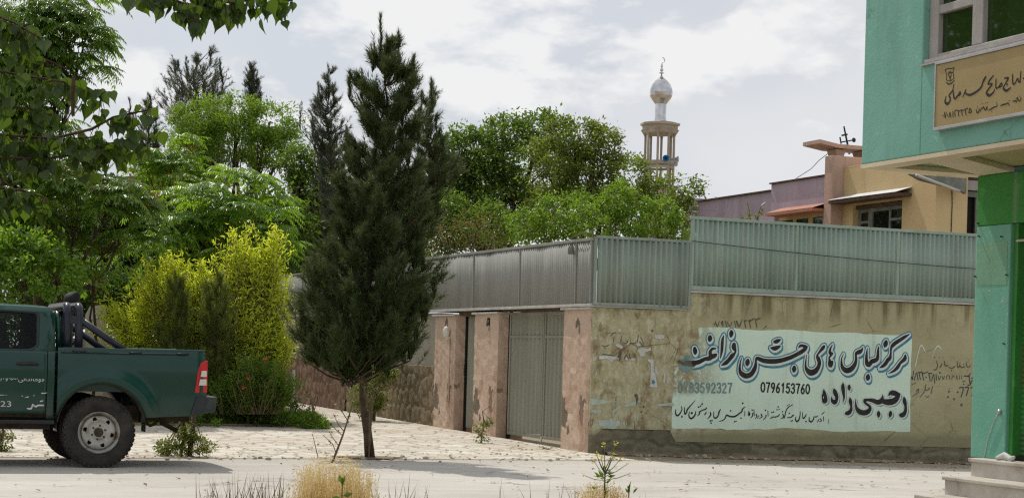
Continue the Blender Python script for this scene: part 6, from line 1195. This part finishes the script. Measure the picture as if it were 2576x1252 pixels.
heaven('large dark tree of heaven filling the upper left corner behind the hanging leaves', 90, 33, [(-20, 120, 150, 150, 33), (90, 60, 130, 130, 33), (170, 100, 80, 120, 33), (60, 270, 150, 100, 33), (225, 60, 50, 70, 33), (205, 150, 50, 50, 33), (90, 230, 90, 90, 33), (-60, 300, 130, 150, 33)], 11, 'lf_ail', 61, .62, .14, 9, .10, seeds=14, shell=.3)
heaven('shaded tree of heaven with rusty seed clusters above the truck cab', 160, 31, [(60, 470, 160, 110, 31), (200, 520, 140, 110, 31), (300, 470, 90, 80, 31), (320, 560, 80, 80, 31), (120, 620, 150, 90, 31), (-20, 600, 120, 120, 31)], 10, 'lf_ail', 62, .6, .13, 9, .08, seeds=26, shell=.35)
heaven('sunlit tree of heaven whose fronds fan out in the left middle', 550, 34, [(585, 475, 95, 50, 34), (500, 530, 100, 60, 34), (640, 540, 105, 60, 34), (430, 590, 100, 55, 34), (570, 600, 150, 60, 34), (690, 600, 70, 50, 34), (380, 640, 60, 40, 34)], 10, 'lf_ailb', 63, .66, .145, 9, .07, shell=.5)
heaven('upright tree of heaven between the hanging leaves and the bright tree', 420, 38, [(430, 375, 65, 45, 38), (400, 440, 90, 55, 38), (480, 430, 60, 50, 38), (360, 400, 40, 45, 38)], 11, 'lf_ailb', 64, .6, .13, 9, .06, shell=.5, seeds=3)
broadleaf('low bright bush with broad leaves right above the truck roof', 90, 29.5, [(40, 710, 90, 60, 29.5), (140, 700, 60, 60, 29.5), (-50, 680, 90, 80, 29.5), (60, 640, 100, 60, 29.5)], 34, .2, 50, .10, 'lf_ailb', 65, r0=.05, name='bush', cat='bush', ntw=40)
rng = np.random.default_rng(66); th = thing('tree', 'tall tree outside the left of the picture, mirrored in the panes of the upper window', 'tree', (-8, 36, 0)); bl = [(np.array(c, float), np.array(r_, float)) for c, r_ in (((-7, 36, 8.), (4.5, 3.5, 3.5)), ((-9, 37, 11.5), (4, 3.5, 3.)), ((-4.5, 37, 12.5), (3.2, 3, 3)), ((-11, 35, 7), (3, 3, 3)), ((-7, 37, 15), (3.5, 3, 2.5)))]
(V, Fq), C_ = leafy(bl, 4.2, .6, 60, .24, T_KITE, rng); np_mesh('crown', V, Fq, MT['lf_green'], th); limbs((-8, 36, 0), bl, .3, rng, C_, 20).build('trunk', MT['bark'], th, smooth=True)
tr = thing('slim_tree', 'slim forked dark tree stem standing before the pale concrete panel', 'tree', foot(236, 33)); m = MB(); b_ = foot(236, 33)
m.tube([b_, at(243, 860, 33), at(238, 800, 33), at(232, 720, 33), at(225, 600, 33)], [.035, .03, .026, .02, .012], 6); m.tube([at(243, 860, 33), at(226, 800, 33), at(236, 740, 33), at(246, 640, 33)], [.022, .02, .016, .01], 6); m.build('trunk', MT['bark'], tr, smooth=True)
rng = np.random.default_rng(70); V, Fq = rosettes([at(218, 812, 33), at(240, 715, 33), at(228, 650, 33), at(205, 735, 33)], [-RT, RT, UP, -RT], rng, 6, .4, .12); np_mesh('crown', V, Fq, MT['lf_ail'], tr)
# ---- golden willow shrub: upright wands clothed with narrow curled leaves
def willow(label, px, t, lobes, mat, seed, per=34, size=.075, name='shrub', nw=1.):
    rng = np.random.default_rng(seed); base = foot(px, t); th = thing(name, label, 'shrub', base); m = MB(); P, D = [], []
    for x, y, rx, ry, nwd in lobes:
        for i in range(int(nwd*nw)):
            u = rng.normal(0, .52, 2); u = u/max(1, np.linalg.norm(u)/.98); h = math.sqrt(max(0, 1-u[0]**2))
            tip = at(x+u[0]*rx*1.12+rng.normal(0, 13), y-ry*h*rng.uniform(.2, 1.08)+rng.normal(0, 8), t)+FW*u[1]*rx*t/F*.9
            s0 = at(x*.75+px*.25+u[0]*rx*.4, min(1040, y+ry*1.1), t)+FW*u[1]*rx*t/F*.5; mid = (s0+tip)/2+rng.normal(0, .08, 3)
            m.tube([s0, mid, tip], [.010, .007, .002], 4, False)
            for q in rng.uniform(.18, 1.02, per):
                p = s0*(1-q)**2+2*mid*q*(1-q)*1.0+tip*q*q if q <= 1 else tip; P.append(p+rng.normal(0, .035, 3)); D.append(unit(tip-s0)*.5+rng.normal(0, .6, 3)+np.array([0, 0, -.15]))
    n = len(P); V, Fq = scatter(T_NARROW, np.array(P), np.array(D), rdir(n, .5, rng), size*rng.uniform(.6, 1.3, n), np.full(n, 1.25)); np_mesh('foliage', V, Fq, MT[mat], th); m.build('stems', MT['twig'], th); return th
willow('golden yellow willow shrub glowing in the sun behind the pickup', 560, 31.5, [(330, 840, 66, 110, 64), (285, 830, 30, 60, 20), (330, 900, 80, 90, 44), (525, 755, 60, 104, 62), (405, 755, 58, 108, 62), (430, 690, 26, 56, 12), (455, 800, 90, 110, 56), (520, 830, 90, 120, 60), (605, 705, 44, 135, 70), (690, 660, 42, 80, 24), (655, 780, 56, 130, 50), (610, 900, 110, 150, 120), (690, 800, 40, 170, 46), (670, 900, 70, 90, 60)], 'lf_yellow', 71, 54, .098)
willow('loose yellow green rose shrub with a few red flowers beside the tail light', 650, 30.6, [(650, 970, 70, 80, 80), (600, 1000, 60, 70, 70), (700, 1000, 50, 60, 50), (520, 1010, 60, 60, 50)], 'lf_bright', 72, 60, .07)
rng = np.random.default_rng(73); fl = thing('red_flowers', 'few small red blooms on the loose rose shrub beside the tail light', 'flowers', foot(650, 30.2))
for px, py in ((667, 902), (625, 950), (612, 973)):
    c = at(px, py, 30.1); P = np.array([c+rng.normal(0, .012, 3) for _ in range(14)])
    V, Fq = scatter(T_KITE, P, rdir(len(P), 0, rng), rdir(len(P), .5, rng), np.full(len(P), .036)); np_mesh('bloom', V, Fq, MT['redflower'], fl)
G3 = 'pale lime washed stakes in the planted bed'
for lab, px, y0, y1, t in (('pale lime washed stake nearer the truck among the low greenery', 640, 925, 1058, 31.), ('pale lime washed stake farther from the truck at the bed edge', 736, 930, 1050, 31.6)):
    th = thing('stake', lab, 'stake', foot(px, t), G3); m = MB(); m.tube([foot(px, t), at(px+1, (y0+y1)/2, t), at(px+2, y0, t)], [.045, .042, .035], 8); m.build('stem', MT['paletrunk'], th, smooth=True)
G4 = 'weedy bushes beside the paving'
broadleaf('weedy bush with a stick in it on the road edge behind the pickup bumper', 462, 22.8, [(440, 1118, 48, 28, 22.8), (490, 1122, 44, 26, 22.8), (465, 1095, 30, 30, 22.8), (420, 1130, 36, 16, 22.8), (515, 1134, 24, 14, 22.8)], 190, .07, 34, .042, 'lf_weed', 81, r0=.02, name='weed_bush', cat='bush', group=G4, ntw=60, bark='twig')
m = MB(); m.tube([foot(482, 22.9), at(484, 1090, 22.9), at(487, 1040, 22.9)], [.035, .032, .026], 8); tag(m.build('stick', MT['bark'], None, smooth=True), 'short brown stick standing upright in the weedy bush behind the bumper', 'stick')
broadleaf('weedy bush at the left picture edge seen below the truck sill', 8, 22.8, [(5, 1112, 34, 30, 22.8), (-30, 1110, 40, 34, 22.8)], 190, .07, 34, .042, 'lf_weed', 82, r0=.02, name='weed_bush', cat='bush', group=G4, ntw=30, bark='twig')
broadleaf('bright leafy bush against the stone wall right behind the pine trunk', 945, 34, [(935, 985, 42, 55, 34), (955, 955, 30, 40, 34), (915, 1010, 34, 36, 34), (970, 935, 30, 22, 34)], 90, .11, 40, .055, 'lf_weed', 83, r0=.03, name='weed_bush', cat='bush', group=G4, ntw=50, bark='twig')
broadleaf('bright dark leaved low bush at the outer end of the planted bed', 785, 30.6, [(785, 1058, 34, 26, 30.6), (760, 1066, 30, 18, 30.6), (805, 1070, 16, 14, 30.6)], 140, .08, 34, .065, 'lf_bright', 84, r0=.02, name='weed_bush', cat='bush', group=G4, ntw=20, bark='twig')
broadleaf('dense dark rose bush beside the bumper in the planted bed', 600, 30.9, [(585, 1010, 55, 50, 30.9), (640, 1030, 60, 40, 30.9), (700, 1030, 55, 40, 30.9), (560, 1040, 40, 30, 30.9)], 80, .12, 44, .06, 'lf_green', 85, r0=.03, name='rose_bush', cat='bush', ntw=40, bark='twig')
broadleaf('tuft of upright weeds at the foot of the number plate pillar', 1216, 28.0, [(1212, 1082, 16, 22, 28.0), (1224, 1075, 14, 20, 28.0), (1205, 1094, 12, 10, 28.)], 120, .06, 26, .055, 'lf_weed', 86, r0=.01, name='weed_bush', cat='bush', group=G4, tpl=T_LANCE, ntw=30, bark='twig')
broadleaf('strip of bright weeds along the bed edge seen between rear wheel and bumper', 440, 30.2, [(390, 1062, 40, 20, 30.2), (450, 1058, 46, 24, 30.2), (520, 1062, 40, 20, 30.2), (340, 1060, 40, 18, 30.2)], 110, .10, 30, .070, 'lf_bright', 87, r0=.012, name='weed_bush', cat='bush', group=G4, tpl=T_LANCE, ntw=40, bark='twig')
broadleaf('straggly green weeds along the reddish stone wall at the lane end', 745, 33, [(735, 985, 24, 34, 33), (760, 1010, 22, 26, 33), (715, 960, 22, 40, 33)], 60, .12, 26, .05, 'lf_weed', 88, r0=.02, name='weed_bush', cat='bush', group=G4, ntw=40, bark='twig')
# lawn in the bed
def blades(P, h, w, mat, name, rng, lean=.35, kind=None, par=None, curl=.0):
    n = len(P); D = unit(rng.normal(0, lean, (n, 3))*np.array([1, 1, 0])+np.array([0, 0, 1.])); hh = h*rng.uniform(.45, 1.2, n); V, Fq = scatter(T_BLADE, P, D, rdir(n, 0, rng)*np.array([1, 1, .1]), hh, w/hh); o = np_mesh(name, V, Fq, MT[mat], par); return tag(o, kind=kind) if kind else o
rng = np.random.default_rng(90); P = []
while len(P) < 26000:
    x, y = rng.uniform(3.0, 9.3), 30.15+abs(rng.normal(0, 1.6)); 
    if x < 8.7+.12*(y-30) and y < 36: P.append((x, y, gz(x, y)+.03))
blades(np.array(P), .22, .012, 'lf_grass', 'lawn_grass', rng, .45, 'stuff')
# ---- sapling twigs by the pine foot
tw = thing('bare_sapling', 'thin nearly bare sapling leaning before the paving left of the pine trunk', 'sapling', foot(843, 22.4)); m = MB(); t = 22.4
m.tube([foot(843, t), at(862, 1095, t), at(878, 1045, t), at(888, 1010, t)], [.016, .012, .009, .004], 6)
rng = np.random.default_rng(91); P = []
for (sx, sy), (ex, ey) in (((866, 1085), (838, 1040)), ((870, 1068), (880, 1035)), ((862, 1095), (838, 1072)), ((852, 1120), (828, 1085)), ((846, 1140), (812, 1092)), ((800, 1150), (786, 1090)), ((874, 1056), (850, 1015))):
    a, b = at(sx, sy, t), at(ex, ey, t); m.tube([a, (a+b)/2+rng.normal(0, .02, 3), b], [.006, .005, .003], 4); P += [a+(b-a)*q+rng.normal(0, .015, 3) for q in rng.uniform(.3, 1, 7)]
for px, py in ((845, 985), (855, 1000), (870, 990), (885, 1000), (862, 1012)): P += [at(px, py, t)+rng.normal(0, .03, 3) for _ in range(5)]
m.build('stem', MT['twig'], tw, smooth=True); V, Fq = scatter(T_KITE, np.array(P), rdir(len(P), 0, rng), rdir(len(P), .4, rng), .04*rng.uniform(.6, 1.2, len(P))); np_mesh('leaves', V, Fq, MT['lf_weed'], tw)
tw = thing('leafy_sprig', 'yellow green sprig growing up the front of the pine trunk', 'sapling', foot(935, 23.2)); m = MB(); t = 23.2; P = []
for (ex, ey), (sx, sy) in (((960, 930), (935, 1010)), ((988, 945), (935, 1000)), ((940, 915), (932, 1000)), ((902, 950), (930, 1010)), ((1000, 960), (940, 985)), ((915, 985), (930, 1040))):
    a, b = at(sx, sy, t), at(ex, ey, t); m.tube([foot(935, t), a, b], [.007, .006, .003], 4); P += [a+(b-a)*q+rng.normal(0, .02, 3) for q in rng.uniform(.15, 1, 16)]
m.build('stem', MT['twig'], tw); V, Fq = scatter(T_KITE, np.array(P), rdir(len(P), 0, rng), rdir(len(P), .4, rng), .045*rng.uniform(.6, 1.2, len(P))); np_mesh('leaves', V, Fq, MT['lf_weed'], tw)
rng = np.random.default_rng(97); P = []
for i in range(620):
    y = 22.3+abs(rng.normal(0, 2.2)) if i < 420 else rng.uniform(16, 22.3); x = rng.uniform(1.5, 10.7 if y > 22.3 else 17)
    P.append((x, y, gz(x, y)+.016+rng.uniform(0, .012)))
P = np.array(P); n = len(P); V, Fq = scatter(T_KITE, P, rdir(n, 0, rng)*np.array([1, 1, .15]), rdir(n, 0, rng)*.25+UP, rng.uniform(.025, .075, n)); tag(np_mesh('fallen_leaves', V, Fq, MT['lf_drybush']), kind='stuff')
pb = MB()
for i in range(420):
    y = 22.3+rng.normal(0, .22) if i < 260 else 23.55+rng.normal(0, .22); x = rng.uniform(1.5, 17) if i < 260 else rng.uniform(11, 17.5); r_ = abs(rng.normal(0, .012))+.006; z = gz(x, y)+.004
    vs = [np.array([x, y, z])+r_*np.array([math.cos(a)*rng.uniform(.7, 1.3), math.sin(a)*rng.uniform(.7, 1.3), h]) for h in (0., .7) for a in np.linspace(0, 6.28, 6)[:-1]+rng.uniform(0, 1)]; pb.add(vs+[np.array([x, y, z+r_*1.1])], [(k_, (k_+1) % 5, 5+(k_+1) % 5, 5+k_) for k_ in range(5)]+[(5+k_, 5+(k_+1) % 5, 10) for k_ in range(5)])
tag(pb.build('gravel', MT['concrete']), kind='stuff')
# ---- foreground: straw clumps, mustard, blades
def straw(label, px, t, halfw, htop, n, seed):
    rng = np.random.default_rng(seed); b = at(px, 1310, t); b[2] = 0; th = thing('dry_grass_clump', label, 'grass clump', b, 'dry straw coloured grass clumps at the near verge'); k = t/F
    u = rng.uniform(-1, 1, n)*rng.uniform(.55, 1, n); dpt = rng.normal(0, .45, n); P = b+np.outer(u*halfw*k, RT)+np.outer(dpt*halfw*k*.8, FW)+np.array([0, 0, -.02])
    hh = htop*(1-.45*np.abs(u)**2.5)*rng.uniform(.30, 1.0, n)**.8*1.06; D = unit(np.outer(u*.10, RT)+rng.normal(0, .085, (n, 3))*np.array([1, 1, 0])+UP); V, Fq = scatter(T_BLADE, P, D, rdir(n, 0, rng)*np.array([1, 1, .1]), hh, .0042/hh)
    tips = P+D*hh[:, None]; m_ = n//1; s = rng.uniform(.78, 1.0, (m_, 4)); q = (P[:, None]+D[:, None]*(hh[:, None]*s)[..., None]).reshape(-1, 3); V2, F2 = scatter(T_KITE, q, rdir(len(q), 1.2, rng), rdir(len(q), 0, rng), .015*rng.uniform(.6, 1.2, len(q)))
    np_mesh('blades', *merge([(V, Fq), (V2, F2)]), MT['lf_dry'], th); return th
straw('wide clump of dry golden grass at the bottom edge left of the pine shadow', 838, 14.8, 112, .54, 1700, 92)
straw('small clump of dry golden grass at the bottom edge below the yellow flowers', 1515, 14.4, 72, .42, 1000, 93)
rng = np.random.default_rng(94); P = []
for a, b, n in ((490, 720, 95), (600, 680, 40), (950, 1050, 46), (1230, 1330, 5), (1340, 1480, 44), (1590, 1660, 14)):
    for px in rng.uniform(a, b, n): p = at(px, 1300, 14.9); P.append((p[0], p[1]+rng.uniform(-.5, .2), 0))
blades(np.array(P), .36, .010, 'lf_verge', 'verge_grass', rng, .22, 'stuff')
ms = thing('mustard_plant', 'green mustard plant with small yellow flowers growing out of the right straw clump', 'plant', at(1518, 1310, 14.4)*np.array([1, 1, 0])); m = MB(); t = 14.4; fl_, lv, ld = [], [], []
root = at(1518, 1300, t)
tips = [(1520, 1118), (1550, 1116), (1500, 1140), (1503, 1150), (1512, 1148), (1545, 1140), (1542, 1148), (1562, 1152), (1470, 1195), (1580, 1165), (1585, 1190), (1495, 1160), (1538, 1150), (1475, 1225)]
for i, (x, y) in enumerate(tips):
    s = at(1522, 1215-(1215-y)*.35, t); e = at(x, y, t); m.tube([root, s, (s+e)/2+np.array([0, 0, -.01]), e], [.006, .005, .003, .002], 5)
    c = 10 if i < 8 else 4; fl_ += [e+rng.normal(0, .009, 3) for _ in range(c)]
for (x, y, dx) in ((1502, 1190, -1), (1512, 1195, -1), (1532, 1205, 1), (1538, 1190, 1), (1495, 1222, -1), (1530, 1180, .6), (1585, 1225, .5), (1578, 1232, -.5), (1524, 1172, .5), (1600, 1232, .8), (1525, 1235, 1)):
    lv.append(at(x+9*(-dx), y+8, t)); ld.append(RT*dx+UP*.5)
for x in (1580,): m.tube([at(x, 1300, t), at(x+2, 1240, t), at(x+6, 1210, t)], [.006, .005, .003], 5)
m.build('stem', MT['lf_weed'], ms, smooth=True); V, Fq = scatter(T_KITE, np.array(fl_), rdir(len(fl_), .3, rng), rdir(len(fl_), .6, rng), .020*rng.uniform(.7, 1.2, len(fl_))); np_mesh('flowers', V, Fq, MT['yellowflower'], ms)
lv = np.repeat(np.array(lv), 2, 0); ld = np.repeat(np.array(ld), 2, 0)+rng.normal(0, .35, (len(lv), 3)); V, Fq = scatter(T_LANCE, lv, ld, rdir(len(lv), .2, rng)-FW*.8, .075*rng.uniform(.7, 1.2, len(lv)), np.full(len(lv), 1.3)); np_mesh('leaves', V, Fq, MT['lf_green'], ms)
wd = thing('green_weed', 'small dark green weed with two broad leaves within the wide straw clump', 'plant', at(864, 1310, 14.2)*np.array([1, 1, 0])); m = MB(); t = 14.2
m.tube([at(862, 1310, t), at(860, 1245, t), at(862, 1205, t)], [.006, .005, .003], 5); m.build('stem', MT['lf_weed'], wd)
V, Fq = scatter(T_KITE, np.array([at(858, 1252, t), at(862, 1246, t), at(860, 1215, t), at(860, 1215, t), at(861, 1222, t)]), np.array([-RT, RT+.3*UP, UP*1.5-RT*.5, UP*1.5+RT*.6, UP+RT*.1]), np.tile(-FW, (5, 1))+.3*UP, np.array([.085, .085, .075, .07, .06])); np_mesh('leaves', V, Fq, MT['lf_green'], wd)
lt = thing('leaf_litter', 'small dark scrap of fallen plant lying on the paving before the corner pillar', 'litter', np.array([10.55, 24.7, .01])); n = 24; V, Fq = scatter(T_KITE, np.array([10.55, 24.7, .03])+rng.normal(0, .045, (n, 3))*np.array([1.4, 1, .35]), rdir(n, 0, rng), rdir(n, 1, rng), np.full(n, .06)); np_mesh('leaves', V, Fq, MT['lf_drybush'], lt)
# ---- foreground tree with heart shaped leaves hanging into the picture
ft = thing('heart_leaved_tree', 'near tree whose dark heart shaped leaves hang into the top left of the picture', 'tree', at(-330, 1500, 9.5)*np.array([1, 1, 0])); rng = np.random.default_rng(95)
m = MB(); bt = at(-330, 1500, 9.5)*np.array([1, 1, 0]); hd = at(-300, 250, 9.5); m.tube([bt, (bt+hd)/2+np.array([.06, 0, 0]), hd, at(-260, -400, 9.5)], [.16, .13, .11, .07], 10)
P, D, S = [], [], []
def branch(pts, t, nl, size, spread=18, twig=True, r=.009):
    Q = [at(x, y, t+dt) for x, y, dt in pts]; m.tube([np.array(q) for q in Q], [r*(1-.7*i/len(Q)) for i in range(len(Q))], 6); Q = np.array(Q); k = t/F
    for i in range(int(nl*1.35)):
        s = rng.uniform(.05, 1)*(len(Q)-1); j = min(int(s), len(Q)-2); p = Q[j]+(Q[j+1]-Q[j])*(s-j); h = p+(rng.normal(0, spread*k*.6, 3))+np.array([0, 0, -rng.uniform(5, spread)*k])
        if twig: m.tube([p, (p+h)/2+np.array([0, 0, .008]), h], [.0024, .002, .0014], 4, False)
        P.append(h); D.append(np.array([rng.normal(0, .42), rng.normal(0, .42), -1.])); S.append(size*rng.uniform(.62, 1.2))
# spray along the top edge
branch([(250, -90, 0), (400, -45, .1), (520, -12, .1), (620, 0, .2), (740, -8, .2)], 8.6, 64, .082, 26)
branch([(330, -40, 0), (420, -6, 0), (470, 12, .0), (520, 30, .1)], 8.4, 34, .080, 20); branch([(480, -30, 0), (560, 5, 0), (600, 10, .1)], 8.5, 26, .08, 18); branch([(640, -20, 0), (690, -4, 0), (735, 2, .1)], 8.5, 5, .080, 8)
branch([(470, 12, 0), (490, 45, 0), (497, 68, 0)], 8.4, 4, .075, 6)
# left mass
for pts, n in (([(-200, 180, 0), (-60, 170, 0), (60, 190, .2), (150, 205, .2), (210, 215, .3), (255, 240, .3)], 46), ([(-200, 30, 0), (-60, 20, 0), (40, 60, .2), (90, 90, .1)], 40), ([(-180, 330, .2), (-40, 335, .2), (80, 345, .3), (170, 350, .3), (235, 345, .4)], 62), ([(-160, 400, .2), (-20, 395, .2), (110, 400, .3), (220, 385, .4), (300, 375, .4)], 70),
               ([(150, 345, .3), (230, 325, .3), (285, 295, .3), (330, 285, .3), (372, 278, .3)], 26), ([(220, 370, .3), (290, 360, .3), (350, 345, .3), (395, 350, .4)], 26), ([(-150, 480, .2), (-20, 470, .2), (60, 480, .3), (120, 500, .3)], 34), ([(-180, 260, 0), (-40, 255, .1), (50, 270, .2), (130, 290, .2)], 34), ([(-180, 110, .3), (-40, 115, .3), (70, 130, .3), (170, 175, .3)], 30)):
    branch(pts, 9.2, n, .085, 26)
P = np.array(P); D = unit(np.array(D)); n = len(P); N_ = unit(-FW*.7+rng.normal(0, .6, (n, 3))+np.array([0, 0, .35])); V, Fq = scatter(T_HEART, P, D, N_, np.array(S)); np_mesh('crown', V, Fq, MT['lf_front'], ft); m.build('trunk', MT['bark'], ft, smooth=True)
m = MB(); m.tube([at(186, 190, 9.0), at(182, 235, 9.0), at(184, 292, 9.0)], [.010, .012, .009], 6); tag(m.build('dead_twig', MT['bark'], None), 'dark dead twig hanging down from the near leaves at left', 'twig')
